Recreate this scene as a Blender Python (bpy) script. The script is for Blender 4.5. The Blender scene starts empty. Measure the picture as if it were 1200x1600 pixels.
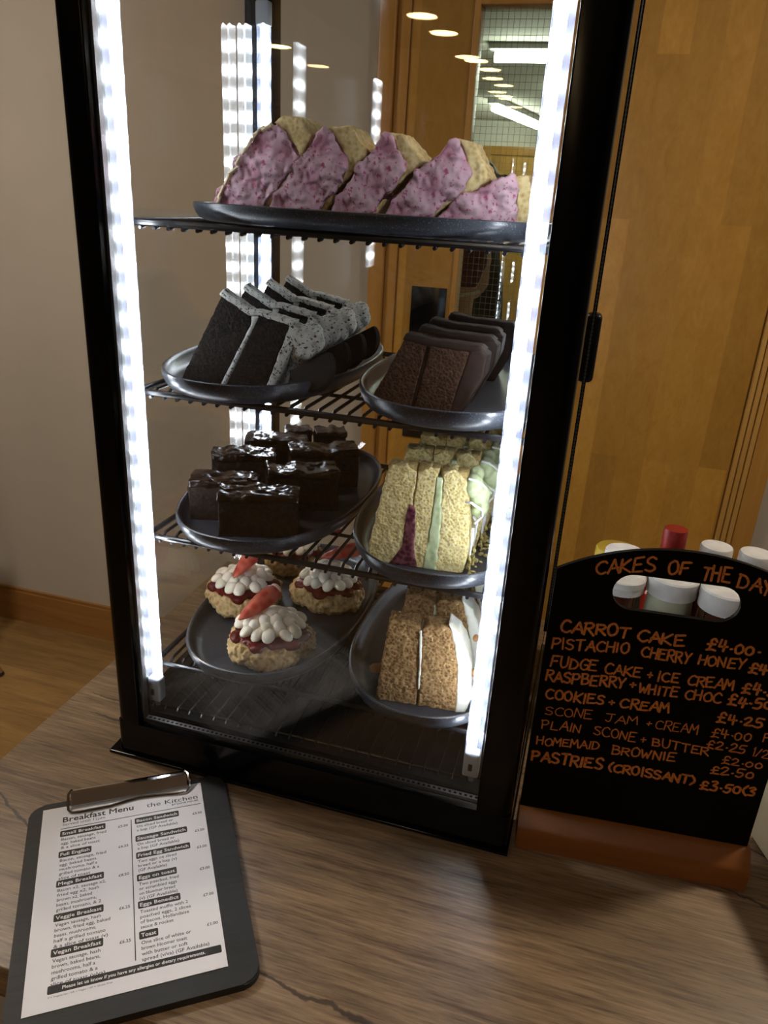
import bpy, bmesh, math, random
from mathutils import Vector, Matrix, noise as mnoise
random.seed(7)
C = bpy.context.scene.collection
PI = math.pi
sc = bpy.context.scene

# ---------------------------------------------------------------- camera
cam_d = bpy.data.cameras.new('camera'); cam = bpy.data.objects.new('camera', cam_d); C.objects.link(cam)
yaw, pitch, roll = -0.2614, 0.3861, 0.0594
fwd = Vector((math.sin(yaw)*math.cos(pitch), math.cos(yaw)*math.cos(pitch), -math.sin(pitch)))
rgt = Vector((math.cos(yaw), -math.sin(yaw), 0)); upv = rgt.cross(fwd)
r2 = math.cos(roll)*rgt + math.sin(roll)*upv; u2 = -math.sin(roll)*rgt + math.cos(roll)*upv
M = Matrix.Identity(4)
for i in range(3):
    M[i][0] = r2[i]; M[i][1] = u2[i]; M[i][2] = -fwd[i]
M.translation = Vector((0.4421, -0.5702, 0.5709))
cam.matrix_world = M
cam_d.sensor_fit = 'HORIZONTAL'; cam_d.sensor_width = 36; cam_d.lens = 36*1186/1200; cam_d.clip_start = 0.01
sc.camera = cam

# ---------------------------------------------------------------- world, exposure, light levels
w = bpy.data.worlds.new('world'); sc.world = w; w.use_nodes = True
w.node_tree.nodes['Background'].inputs[0].default_value = (0.5, 0.45, 0.4, 1)
w.node_tree.nodes['Background'].inputs[1].default_value = 0.0
sc.view_settings.view_transform = 'Standard'; sc.view_settings.look = 'None'
sc.view_settings.exposure = 0.0; sc.view_settings.gamma = 1
sc.cycles.transparent_max_bounces = 40; sc.cycles.max_bounces = 12; sc.cycles.glossy_bounces = 8
sc.cycles.caustics_reflective = False; sc.cycles.caustics_refractive = False
sc.cycles.sample_clamp_indirect = 4.0
LED_POWER = 31.0          # cold white strips in the display fridge
DOWNLIGHT_POWER = 45.0    # warm ceiling lights far behind, seen mirrored in the glass
OVERHEAD_FILL_POWER = 285.0    # unseen lamp added to brighten the left wall and counter
BACK_FILL_POWER = 190.0       # unseen lamp added to brighten the door and bottle tops
FILL_POWER = 64.0        # unseen fill lamps added behind the viewer
TUBE_POWER = 34.0         # fluorescent tubes of the far room
CEIL_Z, FLOOR_Z, WALL_Y = 1.55, -0.90, 1.40

# ---------------------------------------------------------------- materials
def new_mat(name):
    m = bpy.data.materials.new(name); m.use_nodes = True
    nt = m.node_tree; return m, nt, nt.nodes['Principled BSDF']
def N(nt, t, **kw):
    n = nt.nodes.new(t)
    for k, v in kw.items():
        if hasattr(n, k) and not k[0].isupper(): setattr(n, k, v)
        else: n.inputs[k].default_value = v
    return n
def coords(nt, scale=(1,1,1), rot=(0,0,0), kind='Object'):
    tc = N(nt, 'ShaderNodeTexCoord'); mp = N(nt, 'ShaderNodeMapping'); nt.links.new(tc.outputs[kind], mp.inputs['Vector'])
    mp.inputs['Scale'].default_value = scale; mp.inputs['Rotation'].default_value = rot
    return mp.outputs['Vector']
def ramp(nt, src, stops):
    r = N(nt, 'ShaderNodeValToRGB'); e = r.color_ramp.elements
    while len(e) < len(stops): e.new(0.5)
    for i, (p, c) in enumerate(stops):
        e[i].position = p; e[i].color = (*c, 1) if len(c) == 3 else c
    nt.links.new(src, r.inputs['Fac']); return r.outputs['Color']
def mix(nt, fac, a, b, blend='MIX'):
    n = nt.nodes.new('ShaderNodeMix'); n.data_type = 'RGBA'; n.blend_type = blend
    for idx, v in ((0, fac), (6, a), (7, b)):
        if isinstance(v, bpy.types.NodeSocket): nt.links.new(v, n.inputs[idx])
        elif idx == 0: n.inputs[0].default_value = v
        else: n.inputs[idx].default_value = (*v, 1)
    return n.outputs[2]
def bump(nt, b, h, strength=0.3, dist=0.001):
    n = N(nt, 'ShaderNodeBump', Strength=strength, Distance=dist); nt.links.new(h, n.inputs['Height']); nt.links.new(n.outputs['Normal'], b.inputs['Normal'])
def math_n(nt, op, a, b=None, c=None):
    n = N(nt, 'ShaderNodeMath', operation=op)
    for i, v in enumerate((a, b, c)):
        if v is None: continue
        if isinstance(v, bpy.types.NodeSocket): nt.links.new(v, n.inputs[i])
        else: n.inputs[i].default_value = v
    return n.outputs[0]
def plain(name, col, rough=0.5, metal=0.0, nscale=None, namt=0.15, bstr=0.0, bscale=None, coat=0.0, spec=None, sss=0.0):
    """a paint, plastic or metal with slight mottling"""
    m, nt, b = new_mat(name)
    b.inputs['Roughness'].default_value = rough; b.inputs['Metallic'].default_value = metal; b.inputs['Coat Weight'].default_value = coat
    if spec is not None: b.inputs['Specular IOR Level'].default_value = spec
    if sss: b.inputs['Subsurface Weight'].default_value = sss; b.inputs['Subsurface Radius'].default_value = (0.004, 0.003, 0.002)
    nz = N(nt, 'ShaderNodeTexNoise', Scale=nscale or 40.0, Detail=4.0); nt.links.new(coords(nt), nz.inputs['Vector'])
    d = [max(0, c*(1-namt)) for c in col]; l = [min(1, c*(1+namt)) for c in col]
    nt.links.new(ramp(nt, nz.outputs['Fac'], [(0.3, d), (0.7, l)]), b.inputs['Base Color'])
    if bstr:
        n2 = N(nt, 'ShaderNodeTexNoise', Scale=bscale or 200.0, Detail=3.0); nt.links.new(coords(nt), n2.inputs['Vector'])
        bump(nt, b, n2.outputs['Fac'], bstr)
    return m
def crumb(name, dark, mid, light, scale=420, rough=0.9, bstr=0.8, speck=None, speck_scale=120, speck_thr=0.72, dist=0.0015):
    """porous baked crumb"""
    m, nt, b = new_mat(name); v = coords(nt)
    vo = N(nt, 'ShaderNodeTexVoronoi', Scale=float(scale)); nt.links.new(v, vo.inputs['Vector'])
    nz = N(nt, 'ShaderNodeTexNoise', Scale=scale*0.6, Detail=6.0, Roughness=0.7); nt.links.new(v, nz.inputs['Vector'])
    n3 = N(nt, 'ShaderNodeTexNoise', Scale=55.0, Detail=3.0); nt.links.new(v, n3.inputs['Vector'])
    h = math_n(nt, 'ADD', math_n(nt, 'MULTIPLY', vo.outputs['Distance'], 0.6), math_n(nt, 'MULTIPLY', nz.outputs['Fac'], 0.75))
    c = ramp(nt, h, [(0.34, dark), (0.58, mid), (0.8, light)])
    c = mix(nt, math_n(nt, 'MULTIPLY', n3.outputs['Fac'], 0.35), c, mid)
    if speck:
        s = N(nt, 'ShaderNodeTexNoise', Scale=float(speck_scale), Detail=2.0); nt.links.new(v, s.inputs['Vector'])
        c = mix(nt, ramp(nt, s.outputs['Fac'], [(speck_thr-0.08, (0,0,0)), (speck_thr, (1,1,1))]), c, speck)
    nt.links.new(c, b.inputs['Base Color']); b.inputs['Roughness'].default_value = rough
    b.inputs['Specular IOR Level'].default_value = 0.2
    bump(nt, b, h, bstr, dist); return m
def grain_wood(name, cols, grain=(1.2, 40, 40), rough=0.45, bstr=0.12, plank=None, swz=None, coat=0.0):
    """timber: grain stretched along object X, optional strips (length, width) of differing tone"""
    m, nt, b = new_mat(name); v = coords(nt)
    if swz:
        sp = N(nt, 'ShaderNodeSeparateXYZ'); cb = N(nt, 'ShaderNodeCombineXYZ'); nt.links.new(v, sp.inputs[0])
        for k, ax in enumerate(swz): nt.links.new(sp.outputs[ax], cb.inputs[k])
        v = cb.outputs[0]
    mp = N(nt, 'ShaderNodeMapping'); mp.inputs['Scale'].default_value = grain; nt.links.new(v, mp.inputs['Vector'])
    vv = mp.outputs['Vector']
    n1 = N(nt, 'ShaderNodeTexNoise', Scale=1.0, Detail=8.0, Roughness=0.65, Distortion=0.6); nt.links.new(vv, n1.inputs['Vector'])
    n2 = N(nt, 'ShaderNodeTexNoise', Scale=3.5, Detail=6.0, Roughness=0.7); nt.links.new(vv, n2.inputs['Vector'])
    f = math_n(nt, 'ADD', math_n(nt, 'MULTIPLY', n1.outputs['Fac'], 0.6), math_n(nt, 'MULTIPLY', n2.outputs['Fac'], 0.4))
    c = ramp(nt, f, [(0.32, cols[0]), (0.5, cols[1]), (0.68, cols[2])])
    if plank:
        br = N(nt, 'ShaderNodeTexBrick', Scale=1.0); br.offset = 0.37; nt.links.new(v, br.inputs['Vector'])
        br.inputs['Brick Width'].default_value = plank[0]; br.inputs['Row Height'].default_value = plank[1]
        br.inputs['Mortar Size'].default_value = plank[2]; br.inputs['Bias'].default_value = 0.0
        br.inputs['Color1'].default_value = (0.74, 0.72, 0.70, 1); br.inputs['Color2'].default_value = (1.12, 1.11, 1.08, 1); br.inputs['Mortar'].default_value = (*plank[3], 1)
        c = mix(nt, 1.0, c, br.outputs['Color'], 'MULTIPLY')
    nt.links.new(c, b.inputs['Base Color']); b.inputs['Roughness'].default_value = rough; b.inputs['Coat Weight'].default_value = coat
    bump(nt, b, f, bstr, 0.001); return m
def glass_mat(name, tint=(0.997, 0.999, 0.998), ior=1.5):
    m, nt, b = new_mat(name); nt.nodes.remove(b)
    out = nt.nodes['Material Output']
    tr = N(nt, 'ShaderNodeBsdfTransparent'); tr.inputs['Color'].default_value = (*tint, 1)
    gl = N(nt, 'ShaderNodeBsdfGlossy'); gl.inputs['Roughness'].default_value = 0.0
    # both faces of a thin pane reflect alike: leaving the pane uses the inverse index
    ge = N(nt, 'ShaderNodeNewGeometry'); fr = N(nt, 'ShaderNodeFresnel')
    nt.links.new(math_n(nt, 'MULTIPLY_ADD', ge.outputs['Backfacing'], 1/ior-ior, ior), fr.inputs['IOR']); mx = N(nt, 'ShaderNodeMixShader')
    nt.links.new(fr.outputs[0], mx.inputs[0]); nt.links.new(tr.outputs[0], mx.inputs[1]); nt.links.new(gl.outputs[0], mx.inputs[2])
    nt.links.new(mx.outputs[0], out.inputs['Surface']); return m
def emit_mat(name, col, strength, dots=None):
    m, nt, b = new_mat(name); nt.nodes.remove(b); out = nt.nodes['Material Output']
    e = N(nt, 'ShaderNodeEmission', Strength=strength); e.inputs['Color'].default_value = (*col, 1)
    if dots:
        tc = N(nt, 'ShaderNodeTexCoord'); s = N(nt, 'ShaderNodeSeparateXYZ'); nt.links.new(tc.outputs['Object'], s.inputs[0])
        wv = math_n(nt, 'SINE', math_n(nt, 'MULTIPLY', s.outputs['Z'], 2*PI/dots))
        p = math_n(nt, 'POWER', math_n(nt, 'MULTIPLY_ADD', wv, 0.5, 0.5), 2.0)
        nt.links.new(math_n(nt, 'MULTIPLY', math_n(nt, 'MULTIPLY_ADD', p, 1.7, 0.35), strength), e.inputs['Strength'])
    nt.links.new(e.outputs[0], out.inputs['Surface']); return m
def cover_mat(name):
    """thin milky plastic cover"""
    m, nt, b = new_mat(name); nt.nodes.remove(b); out = nt.nodes['Material Output']
    tr = N(nt, 'ShaderNodeBsdfTransparent'); tl = N(nt, 'ShaderNodeBsdfTranslucent'); df = N(nt, 'ShaderNodeBsdfDiffuse')
    for n in (tl, df): n.inputs['Color'].default_value = (0.66, 0.72, 0.95, 1)
    a = N(nt, 'ShaderNodeMixShader'); a.inputs[0].default_value = 0.5; c = N(nt, 'ShaderNodeMixShader'); c.inputs[0].default_value = 0.13
    nt.links.new(tl.outputs[0], a.inputs[1]); nt.links.new(df.outputs[0], a.inputs[2])
    nt.links.new(tr.outputs[0], c.inputs[1]); nt.links.new(a.outputs[0], c.inputs[2]); nt.links.new(c.outputs[0], out.inputs['Surface']); return m

MAT = {}
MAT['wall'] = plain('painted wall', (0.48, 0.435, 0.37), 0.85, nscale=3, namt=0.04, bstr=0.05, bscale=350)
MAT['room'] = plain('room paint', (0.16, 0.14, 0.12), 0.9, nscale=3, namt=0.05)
MAT['ceiling'] = plain('ceiling paint', (0.62, 0.58, 0.52), 0.9, nscale=3, namt=0.03)
MAT['far_wall'] = plain('far room paint', (0.78, 0.76, 0.68), 0.8, nscale=3, namt=0.04)
MAT['floor'] = grain_wood('floor boards', [(0.14,0.080,0.027),(0.26,0.155,0.055),(0.36,0.225,0.088)], (2.2, 20, 20), 0.4, 0.05, plank=(1.4, 0.19, 0.0012, (0.68,0.62,0.56)))
MAT['skirting'] = grain_wood('varnished skirting', [(0.23,0.105,0.028),(0.31,0.15,0.042),(0.38,0.19,0.058)], (2, 30, 30), 0.3, 0.03)
MAT['veneer'] = grain_wood('maple veneer', [(0.44,0.228,0.036),(0.53,0.285,0.051),(0.60,0.345,0.077)], (14, 30, 30), 0.4, 0.01, plank=(0.9, 0.066, 0.0, (1,1,1)), swz='ZXY')
MAT['frame_wood'] = grain_wood('door frame timber', [(0.38,0.18,0.035),(0.48,0.245,0.055),(0.55,0.30,0.08)], (1.5, 50, 50), 0.35, 0.02, swz='ZXY')
MAT['moulding'] = grain_wood('pale moulding timber', [(0.46,0.25,0.06),(0.54,0.31,0.085),(0.60,0.36,0.11)], (1.5, 50, 50), 0.35, 0.02, swz='ZXY')
MAT['chair_wood'] = grain_wood('chair timber', [(0.22,0.11,0.04),(0.30,0.16,0.06),(0.36,0.2,0.08)], (30, 30, 2), 0.4, 0.03)
MAT['sign_wood'] = grain_wood('stained beech', [(0.19,0.062,0.014),(0.25,0.085,0.019),(0.30,0.108,0.027)], (3, 40, 40), 0.4, 0.03)
MAT['black_metal'] = plain('black coated metal', (0.005, 0.0055, 0.007), 0.2, namt=0.1, spec=0.4)
MAT['black_gloss'] = plain('black gloss trim', (0.0025, 0.003, 0.0045), 0.14, namt=0.1, spec=0.28)
MAT['black_plastic'] = plain('black plastic', (0.005, 0.0055, 0.006), 0.35, namt=0.1, spec=0.3)
MAT['rubber'] = plain('black gasket', (0.015, 0.017, 0.02), 0.6, namt=0.2)
MAT['wire_coat'] = plain('black wire coating', (0.006, 0.0065, 0.008), 0.25, namt=0.1, spec=0.5)
MAT['chrome'] = plain('chrome', (0.75, 0.74, 0.72), 0.07, 1.0, namt=0.03)
MAT['steel'] = plain('brushed steel', (0.55, 0.56, 0.58), 0.3, 1.0, namt=0.1)
MAT['clear_plastic'] = plain('frosted plastic', (0.50, 0.55, 0.60), 0.35, namt=0.05)
MAT['cable'] = plain('grey cable', (0.25, 0.25, 0.26), 0.5)
MAT['glass'] = glass_mat('clear glass', ior=1.36)
MAT['side_glass'] = glass_mat('clear side glass', ior=1.5)
MAT['gasket_dot'] = plain('grey gasket dots', (0.05, 0.06, 0.07), 0.5)
MAT['wired_glass'] = glass_mat('wired glass', (0.93, 0.97, 0.92))
MAT['wire'] = plain('embedded wire', (0.16, 0.16, 0.14), 0.5, 0.3)
MAT['led'] = emit_mat('cold white diodes', (0.86, 0.93, 1.0), LED_POWER, dots=0.024)
MAT['cover'] = cover_mat('milky strip cover')
MAT['downlight'] = emit_mat('warm lamp glass', (1.0, 0.68, 0.32), DOWNLIGHT_POWER)
MAT['overhead'] = emit_mat('added fill lamp', (1.0, 0.86, 0.70), OVERHEAD_FILL_POWER)
MAT['back_fill'] = emit_mat('added fill lamp by the door', (1.0, 0.84, 0.64), BACK_FILL_POWER)
MAT['fill'] = emit_mat('added fill lamp, dimmer', (1.0, 0.86, 0.70), FILL_POWER)
MAT['tube'] = emit_mat('fluorescent tube', (0.95, 1.0, 0.86), TUBE_POWER)
MAT['white_paint'] = plain('white paint', (0.8, 0.79, 0.76), 0.5)
MAT['grey_panel'] = plain('grey laminate', (0.42, 0.40, 0.37), 0.6, nscale=8, namt=0.05)
def plate_mat():
    m, nt, b = new_mat('slate blue speckled glaze'); v = coords(nt)
    n1 = N(nt, 'ShaderNodeTexNoise', Scale=900.0, Detail=2.0); nt.links.new(v, n1.inputs['Vector'])
    n2 = N(nt, 'ShaderNodeTexNoise', Scale=30.0, Detail=4.0); nt.links.new(v, n2.inputs['Vector'])
    base = ramp(nt, n2.outputs['Fac'], [(0.3, (0.020,0.023,0.030)), (0.7, (0.040,0.045,0.056))])
    c = mix(nt, ramp(nt, n1.outputs['Fac'], [(0.60, (0,0,0)), (0.72, (1,1,1))]), base, (0.17, 0.20, 0.25))
    nt.links.new(c, b.inputs['Base Color']); b.inputs['Roughness'].default_value = 0.3
    bump(nt, b, n1.outputs['Fac'], 0.10, 0.0005); return m
MAT['plate'] = plate_mat()
def worktop_mat():
    m, nt, b = new_mat('rustic oak laminate'); v = coords(nt)
    def nz(scale, detail, rough=0.6, dist=0.0):
        mp = N(nt, 'ShaderNodeMapping'); mp.inputs['Scale'].default_value = scale; nt.links.new(v, mp.inputs['Vector'])
        n = N(nt, 'ShaderNodeTexNoise', Scale=1.0, Detail=float(detail), Roughness=rough, Distortion=dist); nt.links.new(mp.outputs['Vector'], n.inputs['Vector']); return n.outputs['Fac']
    big = nz((3.2, 22, 22), 6, 0.6, 0.8); fine = nz((22, 420, 420), 5, 0.7); mid = nz((9, 120, 120), 6, 0.7)
    f = math_n(nt, 'ADD', math_n(nt, 'MULTIPLY', big, 0.28), math_n(nt, 'ADD', math_n(nt, 'MULTIPLY', mid, 0.36), math_n(nt, 'MULTIPLY', fine, 0.36)))
    c = ramp(nt, f, [(0.40, (0.085,0.049,0.025)), (0.50, (0.215,0.139,0.077)), (0.61, (0.35,0.240,0.142))])
    s = N(nt, 'ShaderNodeSeparateXYZ'); nt.links.new(v, s.inputs[0])
    wob = nz((16, 16, 16), 4); w2 = nz((60, 60, 60), 3)
    def crack(x0, y0, x1, y1, width, c):
        # a dark split in the oak decor, running roughly along the grain
        sl = (y1-y0)/(x1-x0)
        yl = math_n(nt, 'ADD', math_n(nt, 'MULTIPLY_ADD', s.outputs['X'], sl, y0-sl*x0), math_n(nt, 'MULTIPLY_ADD', wob, 0.03, -0.015))
        d = math_n(nt, 'ABSOLUTE', math_n(nt, 'SUBTRACT', s.outputs['Y'], yl))
        mx_ = (x0+x1)/2; hl = abs(x1-x0)/2
        t = math_n(nt, 'SUBTRACT', 1.0, math_n(nt, 'POWER', math_n(nt, 'MINIMUM', math_n(nt, 'ABSOLUTE', math_n(nt, 'MULTIPLY', math_n(nt, 'SUBTRACT', s.outputs['X'], mx_), 1/hl)), 1.0), 2.0))
        wd = math_n(nt, 'MULTIPLY', math_n(nt, 'MULTIPLY', t, width), math_n(nt, 'ADD', w2, 0.4))
        k = math_n(nt, 'SUBTRACT', 1.0, math_n(nt, 'MINIMUM', math_n(nt, 'DIVIDE', d, math_n(nt, 'ADD', wd, 1e-5)), 1.0))
        k = math_n(nt, 'MINIMUM', math_n(nt, 'MULTIPLY', k, 1.6), 0.85)
        return mix(nt, k, c, (0.03, 0.018, 0.010))
    for a in ((0.235,-0.182,0.40,-0.204,0.0032), (-0.09,0.085,0.06,0.062,0.003), (-0.07,0.045,0.05,0.052,0.0025), (0.62,0.03,0.80,-0.01,0.003), (0.62,0.09,0.8,0.06,0.0025), (-0.10,-0.08,0.02,-0.13,0.0022)):
        c = crack(*a, c)
    nt.links.new(c, b.inputs['Base Color']); b.inputs['Roughness'].default_value = 0.42
    bump(nt, b, f, 0.25, 0.0008); return m
MAT['worktop'] = worktop_mat()

# ---------------------------------------------------------------- mesh helpers
def add_box(bm, x0, x1, y0, y1, z0, z1, bev=0.0, mat=None):
    r = bmesh.ops.create_cube(bm, size=1.0)
    vs = r['verts']
    for v in vs: v.co = Vector((x0+(v.co.x+.5)*(x1-x0), y0+(v.co.y+.5)*(y1-y0), z0+(v.co.z+.5)*(z1-z0)))
    if bev > 0:
        es = list({e for v in vs for e in v.link_edges})
        r2_ = bmesh.ops.bevel(bm, geom=es, offset=bev, segments=3, affect='EDGES', profile=0.5)
        vs = list({v for f in r2_['faces'] for v in f.verts} | {v for v in vs if v.is_valid})
    if mat is not None:
        bmesh.ops.transform(bm, matrix=mat, verts=vs)
    return vs
def box_bm(*a, **k):
    bm = bmesh.new(); add_box(bm, *a, **k); return bm
def add_tube(bm, pts, r, seg=8, closed=False, caps=True):
    pts = [Vector(p) for p in pts]; n = len(pts); rings = []
    rad = r if isinstance(r, (list, tuple)) else [r]*n
    prev = None
    for i, p in enumerate(pts):
        a = pts[(i-1) % n] if (closed or i > 0) else p; b = pts[(i+1) % n] if (closed or i < n-1) else p
        t = (b-a).normalized()
        if prev is None:
            h = Vector((0,0,1)) if abs(t.z) < 0.9 else Vector((1,0,0)); x = t.cross(h).normalized()
        else: x = (prev - t*prev.dot(t)).normalized()
        prev = x; y = t.cross(x)
        rings.append([bm.verts.new(p + rad[i]*(math.cos(2*PI*k/seg)*x + math.sin(2*PI*k/seg)*y)) for k in range(seg)])
    for i in range(n if closed else n-1):
        A, B = rings[i], rings[(i+1) % n]
        for k in range(seg): bm.faces.new((A[k], A[(k+1) % seg], B[(k+1) % seg], B[k]))
    if caps and not closed:
        bm.faces.new(rings[0][::-1]); bm.faces.new(rings[-1])
def add_lathe(bm, prof, c=(0,0,0), seg=32, cap=True):
    rings = []
    for r, z in prof: rings.append([bm.verts.new((c[0]+r*math.cos(2*PI*k/seg), c[1]+r*math.sin(2*PI*k/seg), c[2]+z)) for k in range(seg)])
    for A, B in zip(rings, rings[1:]):
        for k in range(seg): bm.faces.new((A[k], A[(k+1) % seg], B[(k+1) % seg], B[k]))
    if cap: bm.faces.new(rings[0][::-1]); bm.faces.new(rings[-1])
def add_prism(bm, poly, y0, y1):
    """poly of (x,z) extruded along y"""
    a = [bm.verts.new((p[0], y0, p[1])) for p in poly]; b = [bm.verts.new((p[0], y1, p[1])) for p in poly]; n = len(poly)
    for i in range(n): bm.faces.new((a[i], a[(i+1) % n], b[(i+1) % n], b[i]))
    bm.faces.new(a[::-1]); bm.faces.new(b)
def add_prism_z(bm, poly, z0, z1):
    a = [bm.verts.new((p[0], p[1], z0)) for p in poly]; b = [bm.verts.new((p[0], p[1], z1)) for p in poly]; n = len(poly)
    for i in range(n): bm.faces.new((a[i], a[(i+1) % n], b[(i+1) % n], b[i]))
    bm.faces.new(a[::-1]); bm.faces.new(b)
def add_blob(bm, c, r, rot=(0,0,0), seg=14, taper=0.0):
    q = bmesh.ops.create_uvsphere(bm, u_segments=seg, v_segments=max(6, seg*2//3), radius=1.0)
    R = Matrix.Rotation(rot[2],4,'Z') @ Matrix.Rotation(rot[1],4,'Y') @ Matrix.Rotation(rot[0],4,'X')
    for v in q['verts']:
        p = v.co.copy()
        if taper: s = 1 - taper*(p.x*0.5+0.5); p.y *= s; p.z *= s
        v.co = Vector(c) + R @ Vector((p.x*r[0], p.y*r[1], p.z*r[2]))
def round_rect(x0, x1, y0, y1, r, seg=6):
    out = []
    for cx, cy, a0 in ((x1-r, y1-r, 0), (x0+r, y1-r, 90), (x0+r, y0+r, 180), (x1-r, y0+r, 270)):
        for k in range(seg+1):
            a = math.radians(a0 + 90*k/seg); out.append((cx+r*math.cos(a), cy+r*math.sin(a)))
    return out
def link(name, bm, mat, parent=None, smooth=35, loc=None, rotz=0):
    bmesh.ops.recalc_face_normals(bm, faces=bm.faces)
    me = bpy.data.meshes.new(name); bm.to_mesh(me); bm.free()
    o = bpy.data.objects.new(name, me); C.objects.link(o)
    for m_ in (mat if isinstance(mat, (list, tuple)) else [mat]): me.materials.append(m_)
    if smooth:
        for p in me.polygons: p.use_smooth = True
        try: me.set_sharp_from_angle(angle=math.radians(smooth))
        except Exception: pass
    if parent: o.parent = parent
    if loc: o.location = loc
    o.rotation_euler.z = rotz
    return o
def thing(name, label, cat, loc=(0,0,0), rotz=0, group=None):
    o = bpy.data.objects.new(name, None); C.objects.link(o); o.empty_display_size = 0.02
    o.location = loc; o.rotation_euler = (0,0,rotz); return tag(o, label, cat, group)
def tag(o, label, cat, group=None):
    o['label'] = label; o['category'] = cat
    if group: o['group'] = group
    return o
def struct(o): o['kind'] = 'structure'; return o
def dup(root, loc, rotz, label):
    r = root.copy(); C.objects.link(r); r.location = loc; r.rotation_euler = (0,0,rotz); r['label'] = label
    for ch in list(root.children):
        c = ch.copy(); C.objects.link(c); c.parent = r
        for g in list(ch.children):
            d = g.copy(); C.objects.link(d); d.parent = c
    return r
_tex = {}
def clouds(scale, depth=2):
    k = (scale, depth)
    if k not in _tex:
        t = bpy.data.textures.new('clouds', 'CLOUDS'); t.noise_scale = scale; t.noise_depth = depth; _tex[k] = t
    return _tex[k]
def bake(o):
    dg = bpy.context.evaluated_depsgraph_get(); ev = o.evaluated_get(dg)
    me = bpy.data.meshes.new_from_object(ev); o.modifiers.clear(); old = o.data; o.data = me; bpy.data.meshes.remove(old)
    for p in me.polygons: p.use_smooth = True
    return o
def lumpy(o, vox=0.002, amp=0.002, scale=0.012, amp2=0.0, scale2=0.004, smooth=0):
    """round an object's corners off and roughen its surface"""
    r = o.modifiers.new('r', 'REMESH'); r.mode = 'VOXEL'; r.voxel_size = vox
    if smooth:
        s = o.modifiers.new('s', 'SMOOTH'); s.factor = 0.5; s.iterations = smooth
    for a, sca in ((amp, scale), (amp2, scale2)):
        if a:
            d = o.modifiers.new('d', 'DISPLACE'); d.texture = clouds(sca); d.strength = a; d.mid_level = 0.5
    return bake(o)
def slab(name, poly, y0, y1, mat, parent, vox=0.0018, amp=0.0015, scale=0.01, smooth=2, amp2=0.0, scale2=0.004, taper=0.0, H=0.1):
    bm = bmesh.new(); add_prism(bm, poly, y0, y1)
    for v in bm.verts:
        if v.co.y > 0.01: v.co.y *= 1-taper*v.co.z/H
    o = link(name, bm, mat, parent, smooth=0)
    return lumpy(o, vox, amp, scale, amp2, scale2, smooth)

# ================================================================ THE ROOM
X0, X1, Y0 = -3.6, 3.2, -9.0
struct(link('floor', box_bm(X0, X1, Y0, WALL_Y+0.04, FLOOR_Z-0.05, FLOOR_Z), MAT['floor']))
struct(link('ceiling', box_bm(X0, X1, Y0, WALL_Y+0.05, CEIL_Z, CEIL_Z+0.05), MAT['ceiling']))
DX0, DX1, DTOP = -0.161, 0.885, 1.15
bm = bmesh.new()
add_box(bm, X0, DX0, WALL_Y, WALL_Y+0.05, FLOOR_Z, CEIL_Z); add_box(bm, DX1, X1, WALL_Y, WALL_Y+0.05, FLOOR_Z, CEIL_Z); add_box(bm, DX0, DX1, WALL_Y, WALL_Y+0.05, DTOP, CEIL_Z)
struct(link('wall_back', bm, MAT['wall']))
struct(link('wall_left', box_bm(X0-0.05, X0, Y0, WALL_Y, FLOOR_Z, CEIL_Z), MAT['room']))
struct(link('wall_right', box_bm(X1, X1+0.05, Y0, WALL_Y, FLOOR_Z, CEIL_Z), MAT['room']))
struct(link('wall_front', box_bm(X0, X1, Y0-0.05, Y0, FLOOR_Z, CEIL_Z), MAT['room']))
bm = bmesh.new(); add_prism_z(bm, [(X0, WALL_Y), (DX0, WALL_Y), (DX0, WALL_Y-0.016), (X0, WALL_Y-0.016)], FLOOR_Z, FLOOR_Z+0.118)
add_box(bm, X0, DX0, WALL_Y-0.010, WALL_Y, FLOOR_Z+0.118, FLOOR_Z+0.129)
struct(link('baseboard_back', bm, MAT['skirting']))

# door frame: architraves, stepped mouldings and head
bm = bmesh.new()
add_box(bm, DX0, DX0+0.040, WALL_Y-0.018, WALL_Y+0.05, FLOOR_Z, DTOP, 0.003); add_box(bm, DX0+0.041, DX0+0.072, WALL_Y-0.006, WALL_Y+0.05, FLOOR_Z, DTOP-0.04, 0.002)
add_box(bm, 0.840, DX1, WALL_Y-0.018, WALL_Y+0.05, FLOOR_Z, DTOP, 0.003)
add_box(bm, DX0+0.040, 0.840, WALL_Y-0.018, WALL_Y+0.05, DTOP-0.042, DTOP, 0.003)
struct(link('trim_1', bm, MAT['frame_wood']))
bm = bmesh.new()
for k, x in enumerate((0.800, 0.8135, 0.827)): add_box(bm, x, x+0.012, WALL_Y-0.010-0.003*k, WALL_Y+0.05, FLOOR_Z, DTOP-0.042, 0.003)
struct(link('trim_2', bm, MAT['moulding']))
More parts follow.
